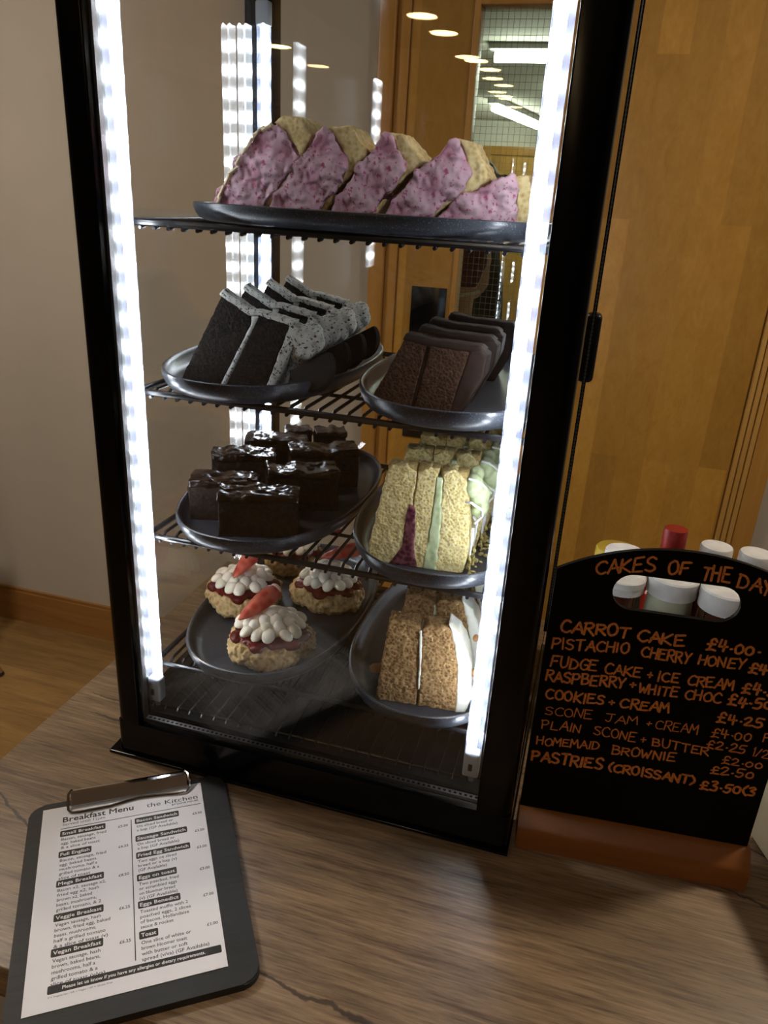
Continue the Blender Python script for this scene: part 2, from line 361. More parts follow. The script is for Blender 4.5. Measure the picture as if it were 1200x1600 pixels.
# the veneered door leaf with a tall wired vision panel
LX0, LX1, LZ1 = DX0+0.074, 0.798, DTOP-0.045
GX0, GX1, GZ0, GZ1 = 0.068, 0.233, -0.20, 0.994
bm = bmesh.new()
for a in ((LX0, GX0, FLOOR_Z+0.006, LZ1), (GX1, LX1, FLOOR_Z+0.006, LZ1), (GX0, GX1, GZ1, LZ1), (GX0, GX1, FLOOR_Z+0.006, GZ0)):
    add_box(bm, a[0], a[1], WALL_Y, WALL_Y+0.044, a[2], a[3])
door = struct(link('door_1', bm, MAT['veneer']))
bm = bmesh.new(); b_ = 0.011
for a in ((GX0-b_, GX0+0.003, GZ0-b_, GZ1+b_), (GX1-0.003, GX1+b_, GZ0-b_, GZ1+b_)): add_box(bm, a[0], a[1], WALL_Y-0.006, WALL_Y+0.05, a[2], a[3], 0.002)
for z in (GZ1-0.003, GZ0-b_): add_box(bm, GX0, GX1, WALL_Y-0.006, WALL_Y+0.05, z, z+b_+0.003, 0.002)
link('glazing_bead', bm, MAT['frame_wood'], door)
link('glass_pane', box_bm(GX0, GX1, WALL_Y+0.018, WALL_Y+0.025, GZ0, GZ1), MAT['wired_glass'], door, smooth=0)
bm = bmesh.new(); t = 0.00033
x = GX0+0.008
while x < GX1: add_box(bm, x-t, x+t, WALL_Y+0.021, WALL_Y+0.022, GZ0, GZ1); x += 0.0135
z = GZ0+0.006
while z < GZ1: add_box(bm, GX0, GX1, WALL_Y+0.0205, WALL_Y+0.0215, z-t, z+t); z += 0.0155
link('wire_mesh', bm, MAT['wire'], door, smooth=0)
link('push_plate', box_bm(-0.0455, 0.0465, WALL_Y-0.003, WALL_Y, -0.022, 0.378, 0.001), MAT['black_gloss'], door)

# ================================================================ THE ROOM BEYOND THE DOOR
FY = 8.0
struct(link('floor', box_bm(-3, 2, WALL_Y+0.06, FY, FLOOR_Z-0.05, FLOOR_Z), MAT['grey_panel']))
struct(link('ceiling', box_bm(-3, 2, WALL_Y+0.06, FY, 1.40, 1.45), MAT['far_wall']))
struct(link('wall_far', box_bm(-3, 2, FY, FY+0.05, FLOOR_Z, 1.40), MAT['far_wall']))
struct(link('wall_far_left', box_bm(-3.05, -3, WALL_Y+0.06, FY, FLOOR_Z, 1.40), MAT['far_wall']))
struct(link('wall_far_right', box_bm(2, 2.05, WALL_Y+0.06, FY, FLOOR_Z, 1.40), MAT['far_wall']))
d2x0, d2x1, d2z = -1.02, -0.10, 1.17
d2 = struct(link('door_2', box_bm(d2x0+0.08, d2x1, FY-0.03, FY, FLOOR_Z, d2z-0.08), MAT['veneer']))
bm = bmesh.new()
add_box(bm, d2x0, d2x0+0.08, FY-0.045, FY, FLOOR_Z, d2z, 0.004); add_box(bm, d2x1, d2x1+0.08, FY-0.045, FY, FLOOR_Z, d2z, 0.004); add_box(bm, d2x0+0.08, d2x1, FY-0.045, FY, d2z-0.08, d2z, 0.004)
link('door_frame', bm, MAT['frame_wood'], d2)
def tube_light(p0, p1, label):
    p0, p1 = Vector(p0), Vector(p1); c = (p0+p1)/2; d = p1-p0
    t_ = thing('fluorescent_light', label, 'ceiling light', c, math.atan2(d.y, d.x), 'fluorescent lights beyond the door')
    L = d.length/2
    link('batten', box_bm(-L-0.03, L+0.03, -0.05, 0.05, 0.035, 1.40-c.z, 0.004), MAT['white_paint'], t_)
    bm = bmesh.new(); add_tube(bm, [(-L, 0, 0), (L, 0, 0)], 0.024, 14); link('lamp_tube', bm, MAT['tube'], t_)
tube_light((-0.35, 4.15, 1.335), (0.75, 4.15, 1.335), 'long fluorescent ceiling light seen level through the wired glass')
tube_light((-0.68, 6.30, 1.325), (-0.46, 7.62, 1.325), 'fluorescent ceiling light running away towards the far wooden door')
tube_light((-0.10, 5.7, 1.325), (0.8, 5.7, 1.325), 'fluorescent light half hidden by the right edge of the vision panel')
s_ = tag(link('exit_sign', box_bm(-0.46, -0.20, FY-0.05, FY, 1.20, 1.31, 0.006), plain('dark green sign face', (0.02, 0.09, 0.06), 0.4)), 'small dark green sign above the far wooden door', 'sign')
s_ = tag(link('wall_notice', box_bm(-1.26, -1.11, FY-0.012, FY, 0.72, 0.93, 0.002), plain('pinkish notice paper', (0.60, 0.30, 0.22), 0.7)), 'small reddish notice on the far wall left of the door', 'notice')

# ================================================================ CEILING LIGHTS OF THE ROOM AND ADDED FILL LAMPS
def downlight(x, y, label, lamp='downlight'):
    t_ = thing('ceiling_light', label, 'ceiling light', (x, y, CEIL_Z), 0, 'round warm ceiling lights')
    bm = bmesh.new(); add_lathe(bm, [(0.092, 0.0), (0.105, -0.004), (0.104, -0.022), (0.088, -0.026), (0.086, -0.010)], seg=28); link('housing_ring', bm, MAT['white_paint'], t_)
    bm = bmesh.new(); add_lathe(bm, [(0.085, -0.012), (0.084, -0.022), (0.06, -0.0245)], seg=28); link('diffuser', bm, MAT[lamp], t_)
for x, y, l in ((-0.77, -4.12, 'round warm ceiling light mirrored highest in the display glass'), (-0.74, -4.55, 'round warm ceiling light mirrored second from the top in the glass'),
                (-2.0, -5.0, 'round warm ceiling light mirrored alone left of the row in the glass'), (-0.70, -5.45, 'round warm ceiling light mirrored beside the wired glass edge'),
                (-0.66, -5.80, 'round warm ceiling light mirrored just inside the wired glass edge'), (-0.75, -7.20, 'round warm ceiling light mirrored above the slanting tube'),
                (-0.82, -8.60, 'round warm ceiling light mirrored lowest of the row')):
    downlight(x, y, l)
for x, y, l, m_ in ((-1.35, 0.25, 'unseen round fill lamp added overhead left of the counter', 'overhead'), (0.32, -1.55, 'unseen round fill lamp added close behind the viewer', 'fill'),
                    (1.3, 0.5, 'unseen round fill lamp added in front of the wooden door', 'back_fill'), (-1.35, -1.4, 'unseen round fill lamp added behind the viewer to the left', 'fill')):
    downlight(x, y, l, m_)  # these four are added out of view to light wall, counter and door

# ================================================================ COUNTER
bm = bmesh.new(); add_box(bm, -0.103, 1.25, -0.246, 0.47, -0.036, 0.0, 0.0015)
tag(link('worktop', bm, MAT['worktop']), 'greyish rustic oak worktop with dark cracks carrying the cake display', 'worktop')
cb = thing('counter_base', 'pale grey counter base under the oak worktop', 'counter', (0, 0, FLOOR_Z))
link('body', box_bm(-0.085, 1.23, -0.222, 0.45, 0.06, -0.036-FLOOR_Z), MAT['grey_panel'], cb)
link('plinth', box_bm(-0.06, 1.20, -0.18, 0.42, 0.0, 0.06), MAT['black_plastic'], cb)

# ================================================================ DISPLAY FRIDGE
FX0, FX1, FD, FH = 0.0035, 0.430, 0.390, 0.96
fr = thing('display_fridge', 'tall black countertop display fridge with glass sides full of cakes', 'display fridge')
bm = bmesh.new(); add_prism_z(bm, round_rect(FX0+0.004, FX1, 0.0, FD, 0.006), 0.004, 0.043); link('base', bm, MAT['black_gloss'], fr)
link('base_flange', box_bm(-0.003, 0.432, -0.004, FD+0.003, 0.0, 0.004, 0.001), MAT['black_gloss'], fr)
bm = bmesh.new(); add_prism_z(bm, round_rect(FX0, FX1, 0.0, FD, 0.012), 0.80, FH); link('top_housing', bm, MAT['black_gloss'], fr)
def post(x0, x1, y0, y1, corner):
    r = 0.010; out = []
    cs = [(x1, y1, 0), (x0, y1, 90), (x0, y0, 180), (x1, y0, 270)]
    for i, (x, y, a0) in enumerate(cs):
        rr = r if i == corner else 0.0015; sx = -1 if x == x1 else 1; sy = -1 if y == y1 else 1
        for k in range(7):
            a = math.radians(a0+15*k); out.append((x+sx*rr+rr*math.cos(a), y+sy*rr+rr*math.sin(a)))
    bm = bmesh.new(); add_prism_z(bm, out, 0.043, 0.80); return bm
link('corner_post', post(FX0+0.004, 0.0345, 0.0, 0.024, 2), MAT['black_gloss'], fr)
link('corner_post', post(0.397, FX1, 0.0, 0.022, 3), MAT['black_gloss'], fr)
link('corner_post', post(-0.003, 0.031, 0.352, 0.378, 1), MAT['black_gloss'], fr)
link('corner_post', post(0.408, 0.425, 0.362, 0.378, 0), MAT['black_gloss'], fr)
def pane(name, boxes, m='glass'):
    bm = bmesh.new()
    for b in boxes: add_box(bm, *b)
    return link(name, bm, MAT[m], fr, smooth=0)
pane('front_glass', [(0.0345, 0.397, 0.004, 0.008, 0.043, 0.80), (0.0345, 0.397, 0.016, 0.020, 0.043, 0.80)])
pane('side_glass', [(0.004, 0.008, 0.024, 0.352, 0.043, 0.80), (0.014, 0.018, 0.024, 0.352, 0.043, 0.80)])
pane('side_glass', [(0.4256, 0.4296, 0.022, 0.370, 0.043, 0.80), (0.415, 0.419, 0.026, 0.362, 0.043, 0.80)], 'side_glass')
# spacer bars between the front panes, with rows of small holes
bm = bmesh.new()
add_box(bm, 0.0345, 0.397, 0.009, 0.015, 0.0435, 0.0470); add_box(bm, 0.0345, 0.0372, 0.009, 0.015, 0.0435, 0.80)
link('spacer_bar', bm, MAT['steel'], fr)
bm = bmesh.new(); x = 0.040
while x < 0.395: add_box(bm, x, x+0.0026, 0.0108, 0.0132, 0.0466, 0.0472); x += 0.0052
link('spacer_perforation', bm, MAT['black_plastic'], fr)
# hinged rear door
rd = link('rear_door', box_bm(0.004, 0.0225, FD-0.008, FD+0.006, 0.03, 0.80, 0.001), MAT['black_gloss'], fr)
bm = bmesh.new()
add_box(bm, 0.417, 0.432, FD-0.008, FD+0.006, 0.03, 0.80, 0.001); add_box(bm, 0.0225, 0.417, FD-0.008, FD+0.006, 0.03, 0.046); add_box(bm, 0.0225, 0.417, FD-0.008, FD+0.006, 0.785, 0.80)
link('door_frame', bm, MAT['black_gloss'], rd)
bm = bmesh.new(); add_box(bm, 0.0225, 0.417, FD-0.006, FD-0.002, 0.046, 0.785); add_box(bm, 0.0225, 0.417, FD+0.002, FD+0.005, 0.046, 0.785); link('door_glass', bm, MAT['glass'], rd, smooth=0)
link('gasket', box_bm(0.4235, 0.4302, FD-0.012, FD-0.008, 0.045, 0.80, 0.001), MAT['rubber'], rd)
bm = bmesh.new(); z = 0.06
while z < 0.79: add_box(bm, 0.4300, 0.4309, FD-0.0110, FD-0.0088, z, z+0.0020); z += 0.0046
link('gasket_dots', bm, MAT['gasket_dot'], rd)
link('handle', box_bm(0.414, 0.4395, FD-0.004, FD+0.022, 0.380, 0.463, 0.006), MAT['black_plastic'], rd)
# black inner floor with ribs
fl = link('inner_floor', box_bm(0.020, 0.413, 0.022, 0.372, 0.043, 0.0475), MAT['black_plastic'], fr)
bm = bmesh.new(); x = 0.034
while x < 0.405:
    add_tube(bm, [(x, 0.028, 0.0478), (x, 0.032, 0.0505), (x, 0.366, 0.0505)], 0.0011, 6); x += 0.0145
for y in (0.034, 0.20, 0.36): add_tube(bm, [(0.024, y, 0.0490), (0.41, y, 0.0490)], 0.0014, 6)
link('wire_grid', bm, MAT['wire_coat'], fl)
# light strips in the corners
def strip(cx, cy, a, z0, z1, label=None):
    """diodes face along angle a; milky half-round cover around them"""
    s = link('light_strip', bmesh.new(), MAT['cover'], fr)
    bm = bmesh.new(); add_tube(bm, [(0, 0, z0), (0, 0, z1)], 0.0080, 18, caps=False); bm.to_mesh(s.data); bm.free()
    for p in s.data.polygons: p.use_smooth = True
    s.location = (cx, cy, 0)
    ox, oy = 0.0026*math.cos(a), 0.0026*math.sin(a)
    bm = bmesh.new(); add_tube(bm, [(ox, oy, z0), (ox, oy, z1)], 0.0046, 12); link('diode_row', bm, MAT['led'], s)
    for za, zb in ((z0-0.024, z0+0.004), (z1-0.002, z1+0.022)): link('end_cap', box_bm(-0.0078, 0.0078, -0.0062, 0.0062, za, zb, 0.002), MAT['clear_plastic'], s)
    bm = bmesh.new(); add_box(bm, -0.0025, 0.0015, -0.0068, -0.0060, z0-0.016, z0-0.008, 0.0005); link('cap_slot', bm, MAT['black_plastic'], s)
    bm = bmesh.new(); add_tube(bm, [(0, 0, z0-0.022), (0.001, 0, z0-0.031), (0.0015, 0.001, 0.049)], 0.0028, 8); link('cable', bm, MAT['cable'], s)
strip(0.0365, 0.033, math.radians(38), 0.080, 0.752)
strip(0.3845, 0.033, math.radians(142), 0.080, 0.752)
strip(0.0265, 0.340, math.radians(-42), 0.080, 0.748)
strip(0.4035, 0.350, math.radians(222), 0.080, 0.748)

# ---- wire shelves, loose on their clips
def make_shelf(z, label):
    t_ = thing('wire_shelf', label, 'shelf', (0, 0, z), 0, 'wire shelves of the display fridge')
    x0, x1, y0, y1 = 0.0285, 0.402, 0.048, 0.362
    bm = bmesh.new(); add_tube(bm, [(x, y, -0.0030) for x, y in round_rect(x0, x1, y0, y1, 0.008)], 0.0030, 10, closed=True); link('outer_frame', bm, MAT['wire_coat'], t_)
    bm = bmesh.new(); n = 27
    for k in range(1, n):
        x = x0 + (x1-x0)*k/n
        add_tube(bm, [(x, y0-0.0012, -0.0072), (x, y0+0.006, -0.0065), (x, y0+0.012, -0.0018), (x, y1-0.006, -0.0018), (x, y1, -0.0075)], 0.0017, 6)
    for y in (0.13, 0.28): add_tube(bm, [(x0, y, -0.0050), (x1, y, -0.0050)], 0.0019, 6)
    link('wire_grid', bm, MAT['wire_coat'], t_)
    return t_
Z1, Z2, Z3, Z4 = 0.5470, 0.3965, 0.2470, 0.0955
sh = make_shelf(Z1, 'uppermost wire shelf, under the pink cake slices')
for z, l in ((Z2, 'second wire shelf down, under the two plates of dark chocolate cake'), (Z3, 'third wire shelf down, under the brownies and pistachio cake'), (Z4, 'lowest wire shelf, under the scones and carrot cake')):
    dup(sh, (0, 0, z), 0, l)

# ================================================================ PLATES
def make_plate(a, b):
    """oval platter, long half-axis a along y, half-width b along x, low upright rim"""
    bm = bmesh.new(); seg = 72
    prof = [(-0.030, 0.0), (-0.012, 0.0008), (-0.0055, 0.004), (-0.0018, 0.010), (0.0, 0.0165), (-0.0004, 0.0192), (-0.0018, 0.0200), (-0.0036, 0.0192), (-0.0050, 0.0165), (-0.0075, 0.0100), (-0.0120, 0.0062), (-0.0180, 0.0055), (-0.035, 0.0055)]
    rings = []
    for off, z in prof:
        A, B = a+off, b+off; e = 2/2.35
        R = []
        for k in range(seg):
            t = 2*PI*k/seg; c_, s_ = math.cos(t), math.sin(t)
            R.append(bm.verts.new((B*math.copysign(abs(c_)**e, c_), A*math.copysign(abs(s_)**e, s_), z)))
        rings.append(R)
    for P, Q in zip(rings, rings[1:]):
        for k in range(seg): bm.faces.new((P[k], P[(k+1) % seg], Q[(k+1) % seg], Q[k]))
    bm.faces.new(rings[0][::-1]); bm.faces.new(rings[-1])
    return bm
PG = 'dark speckled oval plates in the display fridge'
pl_long = make_plate(0.168, 0.0965)
plate0 = tag(link('oval_plate', pl_long, MAT['plate'], loc=(0.1168, 0.189, Z2), smooth=50), 'dark blue oval plate under the black and white cookie cake', 'plate', PG)
for x, y, z, l in ((0.3165, 0.194, Z2, 'dark blue oval plate under the fudge cake'), (0.1222, 0.192, Z3, 'dark blue oval plate under the brownies'),
                   (0.3165, 0.195, Z3, 'dark blue oval plate under the pistachio cake'), (0.1245, 0.196, Z4, 'dark blue oval plate under the cream scones'), (0.3190, 0.192, Z4, 'dark blue oval plate under the carrot cake')):
    dup(plate0, (x, y, z), 0, l)
pb1 = make_plate(0.164, 0.092); bmesh.ops.scale(pb1, vec=(1, 1, 0.80), verts=pb1.verts)
tag(link('oval_plate', pb1, MAT['plate'], loc=(0.2280, 0.123, Z1), rotz=PI/2, smooth=50), 'dark blue oval plate lying crosswise under the pink cake slices', 'plate', PG)
PF = 0.0056   # plate floor above plate underside

# ================================================================ CAKES
MAT['pink'] = crumb('raspberry cream', (0.33, 0.12, 0.17), (0.48, 0.285, 0.345), (0.54, 0.38, 0.42), scale=45, rough=0.6, bstr=0.6, speck=(0.36, 0.08, 0.15), speck_scale=300, speck_thr=0.66, dist=0.002)
MAT['biscuit'] = crumb('pale sponge crust', (0.33, 0.22, 0.08), (0.50, 0.37, 0.16), (0.62, 0.50, 0.27), scale=260, bstr=0.6)
MAT['white_choc'] = plain('white chocolate', (0.74, 0.62, 0.38), 0.4)
MAT['dark_sponge'] = crumb('black cocoa sponge', (0.0025,0.0018,0.0016), (0.008,0.0056,0.0047), (0.028,0.021,0.0175), scale=480, bstr=1.0)
MAT['cookie_cream'] = crumb('cookie crumb cream', (0.26,0.26,0.24), (0.47,0.48,0.45), (0.56,0.57,0.54), scale=160, rough=0.6, bstr=0.3, speck=(0.03,0.027,0.025), speck_scale=420, speck_thr=0.65)
MAT['cookie'] = plain('black cocoa biscuit', (0.008, 0.0068, 0.006), 0.7, nscale=200, namt=0.4, bstr=0.3, bscale=350, spec=0.2)
MAT['fudge_sponge'] = crumb('chocolate sponge', (0.009,0.004,0.0023), (0.031,0.014,0.0075), (0.075,0.036,0.02), scale=430, bstr=1.0)
MAT['fudge'] = plain('chocolate fudge icing', (0.017, 0.008, 0.005), 0.65, nscale=50, namt=0.3, bstr=0.25, bscale=90, spec=0.25)
MAT['brownie'] = crumb('brownie crumb', (0.004,0.002,0.0013), (0.010,0.005,0.003), (0.024,0.0125,0.0075), scale=300, rough=0.7, bstr=0.7)
MAT['brownie_top'] = plain('shiny brownie crust', (0.016, 0.0075, 0.0045), 0.25, nscale=90, namt=0.5, bstr=0.6, bscale=110)
MAT['yellow_sponge'] = crumb('honey sponge', (0.42,0.28,0.075), (0.72,0.57,0.23), (0.86,0.75,0.42), scale=380, bstr=0.9)
MAT['sponge_rim'] = crumb('browned sponge edge', (0.30,0.19,0.06), (0.46,0.33,0.12), (0.58,0.45,0.2), scale=300, bstr=0.6)
MAT['pistachio'] = crumb('pistachio cream', (0.36,0.44,0.20), (0.50,0.58,0.32), (0.60,0.68,0.44), scale=150, rough=0.6, bstr=0.25)
MAT['drizzle'] = plain('white icing drizzle', (0.82, 0.82, 0.80), 0.35)
MAT['cherry'] = crumb('cherry jam', (0.022,0.002,0.009), (0.065,0.007,0.026), (0.24,0.09,0.10), scale=220, rough=0.3, bstr=0.4)
MAT['nuts'] = crumb('chopped pistachio', (0.14,0.11,0.03), (0.32,0.275,0.095), (0.48,0.43,0.20), scale=200, bstr=0.4)
MAT['carrot_sponge'] = crumb('carrot cake crumb', (0.10,0.050,0.018), (0.25,0.138,0.055), (0.42,0.265,0.125), scale=330, bstr=1.0, speck=(0.60,0.42,0.22), speck_scale=260, speck_thr=0.70)
MAT['frosting'] = plain('white frosting', (0.82, 0.82, 0.71), 0.45, nscale=60, namt=0.05, bstr=0.2, bscale=120, sss=0.2)
MAT['walnut'] = plain('walnut', (0.26, 0.12, 0.035), 0.6, nscale=200, namt=0.3, bstr=0.4)
MAT['scone'] = crumb('baked scone', (0.26,0.145,0.045), (0.46,0.31,0.13), (0.60,0.45,0.24), scale=190, bstr=1.0, dist=0.002)
MAT['jam'] = crumb('strawberry jam', (0.028,0.002,0.002), (0.075,0.006,0.005), (0.15,0.016,0.014), scale=140, rough=0.12, bstr=0.5)
MAT['cream'] = plain('whipped cream', (0.92, 0.85, 0.70), 0.45, nscale=60, namt=0.03, sss=0.2)
MAT['berry'] = crumb('strawberry flesh', (0.34,0.022,0.016), (0.50,0.058,0.038), (0.62,0.16,0.10), scale=110, rough=0.3, bstr=0.2)
MAT['berry_white'] = plain('strawberry shoulder', (0.85, 0.62, 0.48), 0.4)

def tf(poly, x0, z0): return [(x-x0, z-z0) for x, z in poly]

# ---- five raspberry slices leaning on one another, pale crust to the right
F1 = Z1 + PF*0.80
RB = [
 ([(.0790,.5520),(.1129,.604),(.1430,.6300),(.1520,.6255),(.1690,.6050),(.1600,.5930),(.1330,.5610),(.1290,.5520)], [(.1430,.6300),(.1530,.6350),(.1697,.6345),(.1804,.6203),(.1640,.5930),(.1440,.5690),(.1290,.5520),(.1330,.5610),(.1600,.5930),(.1690,.6050),(.1520,.6255)]),
 ([(.1340,.5520),(.1672,.601),(.1912,.6275),(.1985,.6230),(.2120,.6020),(.2085,.5900),(.1900,.5650),(.1850,.5520)], [(.1912,.6275),(.2127,.6295),(.2305,.6094),(.2198,.5957),(.2031,.5784),(.1880,.5520),(.1850,.5520),(.1900,.5650),(.2085,.5900),(.2120,.6020),(.1985,.6230)]),
 ([(.1925,.5520),(.2225,.5983),(.2452,.6257),(.2500,.6220),(.2620,.6020),(.2580,.5920),(.2400,.5680),(.2330,.5520)], [(.2452,.6257),(.2573,.6247),(.2788,.6055),(.2675,.5953),(.2459,.5760),(.2370,.5520),(.2330,.5520),(.2400,.5680),(.2580,.5920),(.2620,.6020),(.2500,.6220)]),
 ([(.2410,.5520),(.2730,.5955),(.3041,.6225),(.3090,.6190),(.3185,.5960),(.3120,.5840),(.2900,.5660),(.2760,.5520)], [(.3041,.6225),(.3190,.6205),(.3349,.5935),(.3199,.5820),(.2965,.5690),(.2810,.5520),(.2760,.5520),(.2900,.5660),(.3120,.5840),(.3185,.5960),(.3090,.6190)]),
 ([(.2850,.5520),(.3121,.5790),(.3528,.5962),(.3570,.5900),(.3590,.5700),(.3580,.5520)], [(.3528,.5962),(.3660,.5986),(.3710,.5840),(.3730,.5520),(.3580,.5520),(.3590,.5700),(.3570,.5900)]),
]
RL = ['pink raspberry slice with white chocolate shavings, first from the left post', 'pink raspberry slice second from the left, beside the one with shavings', 'pink raspberry slice in the middle of the row of five',
      'pink raspberry slice fourth from the left, resting on the lowest slice', 'pink raspberry slice lying lowest at the right end of the row']
for k, ((pp, bp_), lab) in enumerate(zip(RB, RL)):
    x0, z0 = pp[0]; y0 = 0.098
    t_ = thing('raspberry_cake_slice', lab, 'cake slice', (x0, y0, F1), 0, 'pink raspberry and white chocolate slices')
    slab('cream_filling', [(x, z+0.0004) for x, z in tf(pp, x0, z0)], 0.0, 0.047, MAT['pink'], t_, vox=0.0013, amp=0.0110, scale=0.016, smooth=3, amp2=0.0024, scale2=0.0040)
    o = slab('sponge_crust', [(x, z+0.0004) for x, z in tf(bp_, x0, z0)], 0.003, 0.050, MAT['biscuit'], t_, vox=0.0013, amp=0.0030, scale=0.007, smooth=2, amp2=0.0012, scale2=0.002)
    if k == 0:
        bm = bmesh.new(); rnd = random.Random(3)
        for (sx, sz) in ((.012,.022),(.020,.034),(.0245,.040),(.036,.056),(.040,.061),(.050,.072),(.057,.075),(.046,.068),(.008,.012),(.030,.048),(.003,.006)):
            m_ = Matrix.Translation((sx+0.0045, -0.0010-0.0022*rnd.random(), sz-0.0015)) @ Matrix.Rotation(rnd.uniform(-.5,.5),4,'X') @ Matrix.Rotation(-0.95+rnd.uniform(-.35,.35),4,'Y')
            L = rnd.uniform(.003,.008); add_box(bm, -L, L, -0.0016, 0.0016, -0.0008, 0.0010, 0.0004, mat=m_)
        link('chocolate_shavings', bm, MAT['white_choc'], t_)

# ---- four cookies and cream slices one behind another
F2 = Z2 + PF
t_ = thing('cookie_cake_slice', 'front black cookie cake slice, its full cut face showing two cream lines', 'cake slice', (0.0570, 0.078, F2), 0, 'cookies and cream cake slices')
D_ = 0.036
lean = 0.56
def sk(pts): return pts
slab('sponge_layer', [(0.0,0.0000),(0.0435,0.0000),(0.0765,0.0601),(0.0735,0.0679),(0.0475,0.0854)], 0.0, D_, MAT['dark_sponge'], t_, amp=0.0016, scale=0.006, taper=0.70, H=0.09)
slab('sponge_layer', [(0.0475,0.0000),(0.0890,0.0000),(0.1145,0.0621),(0.0820,0.0694),(0.0805,0.0640)], 0.0, D_, MAT['dark_sponge'], t_, amp=0.0016, scale=0.006, taper=0.70, H=0.09)
slab('cream_layer', [(0.0428,0.0000),(0.0490,0.0000),(0.0835,0.0669),(0.0750,0.0669),(0.0755,0.0601)], -0.001, D_-0.001, MAT['cookie_cream'], t_, amp=0.0014, scale=0.006, vox=0.0012, taper=0.70, H=0.09)
slab('cream_topping', [(0.0888,0.0000),(0.0970,0.0000),(0.1240,0.0601),(0.1140,0.0635)], -0.0008, D_+0.001, MAT['cookie_cream'], t_, amp=0.0018, scale=0.006, vox=0.0012, taper=0.70, H=0.09)
slab('rim_coating', [(0.0440,0.0829),(0.0475,0.0888),(0.0760,0.0723),(0.0820,0.0723),(0.1180,0.0660),(0.1150,0.0611),(0.0815,0.0679),(0.0735,0.0664)], -0.0005, D_*0.80, MAT['cookie_cream'], t_, amp=0.0022, scale=0.006, vox=0.0012, taper=0.70, H=0.09)
bm = bmesh.new()
for (x, y, z, rx, ry, rz) in ((.1215,.008,.050,.010,.010,.013),(.1300,.014,.055,.010,.010,.010),(.1260,.007,.041,.010,.009,.011),(.1190,.012,.036,.010,.010,.012),(.1340,.012,.047,.009,.009,.010)):
    add_blob(bm, (x, y, z), (rx, ry, rz))
o = link('cream_swirl', bm, MAT['cookie_cream'], t_, smooth=0); lumpy(o, 0.0013, 0.002, 0.006, smooth=2)
bm = bmesh.new(); add_lathe(bm, [(0.0, -0.0045), (0.021, -0.0045), (0.0225, -0.003), (0.0225, -0.0015), (0.0205, 0.0), (0.0225, 0.0012), (0.0225, 0.003), (0.021, 0.0045), (0.0, 0.0045)], seg=40, cap=False)
for v in bm.verts:
    pass
bmesh.ops.bisect_plane(bm, geom=bm.verts[:]+bm.edges[:]+bm.faces[:], plane_co=(0,0.006,0), plane_no=(0,1,0), clear_outer=True)
bmesh.ops.holes_fill(bm, edges=[e for e in bm.edges if e.is_boundary])
bmesh.ops.transform(bm, matrix=Matrix.Translation((.1345, .0045, .0245)) @ Matrix.Rotation(math.radians(-30),4,'Y') @ Matrix.Rotation(math.radians(72),4,'X'), verts=bm.verts)
link('cookie_half', bm, MAT['cookie'], t_)
cc = t_
for x, y, r, l in ((0.0525, 0.134, 0.01, 'black cookie cake slice second from the front, only its top and cookie showing'), (0.0495, 0.193, 0.02, 'black cookie cake slice third from the front'), (0.0470, 0.250, 0.03, 'rearmost black cookie cake slice on the left plate')):
    dup(cc, (x, y, F2), r, l)
rnd = random.Random(5)
bm = bmesh.new()
for k in range(26):
    x = 0.19+rnd.uniform(-.02,.012); y = rnd.uniform(.12, .26); add_blob(bm, (x, y, F2+0.0008), (rnd.uniform(.001,.0035), rnd.uniform(.001,.0025), .001), (0,0,rnd.uniform(0,3)), 7)
o = tag(link('cake_crumbs', bm, MAT['cookie_cream']), 'pale crumbs scattered on the plate beside the black cookie cake', 'crumbs'); o['kind'] = 'stuff'

# ---- four fudge cake slices
t_ = thing('fudge_cake_slice', 'front chocolate fudge cake slice with its broad cut face showing', 'cake slice', (0.2500, 0.070, F2), 0, 'chocolate fudge cake slices')
D_ = 0.040
slab('sponge_layer', [(0.0,0.0000),(0.0390,0.0000),(0.0500,0.0579),(0.0300,0.0622)], 0.0, D_, MAT['fudge_sponge'], t_, amp=0.0024, scale=0.006, taper=0.60, H=0.068)
slab('sponge_layer', [(0.0420,0.0000),(0.0740,0.0000),(0.0880,0.0570),(0.0530,0.0584)], -0.001, D_, MAT['fudge_sponge'], t_, amp=0.0024, scale=0.006, taper=0.60, H=0.068)
slab('fudge_filling', [(0.0385,0.0000),(0.0425,0.0000),(0.0535,0.0575),(0.0495,0.0575)], 0.0005, D_, MAT['fudge'], t_, amp=0.0008, scale=0.006, vox=0.001, taper=0.60, H=0.068)
slab('fudge_icing', [(0.0735,0.0000),(0.0835,0.0000),(0.1010,0.0361),(0.1030,0.0551),(0.0970,0.0594),(0.0870,0.0575)], -0.001, D_+0.001, MAT['fudge'], t_, amp=0.0022, scale=0.012, vox=0.0013, taper=0.60, H=0.068)
slab('rim_icing', [(0.0280,0.0608),(0.0310,0.0665),(0.0520,0.0632),(0.0960,0.0622),(0.1010,0.0579),(0.0870,0.0560),(0.0520,0.0575)], -0.001, D_+0.001, MAT['fudge'], t_, amp=0.0022, scale=0.010, vox=0.0013, taper=0.60, H=0.068)
fc = t_
for x, y, r, l in ((0.2505, 0.124, 0.0, 'fudge cake slice second from the front, tucked behind the broad cut face'), (0.2480, 0.178, 0.02, 'fudge cake slice third from the front'), (0.2560, 0.230, 0.02, 'rearmost fudge cake slice on the upper right plate')):
    dup(fc, (x, y, F2), r, l)

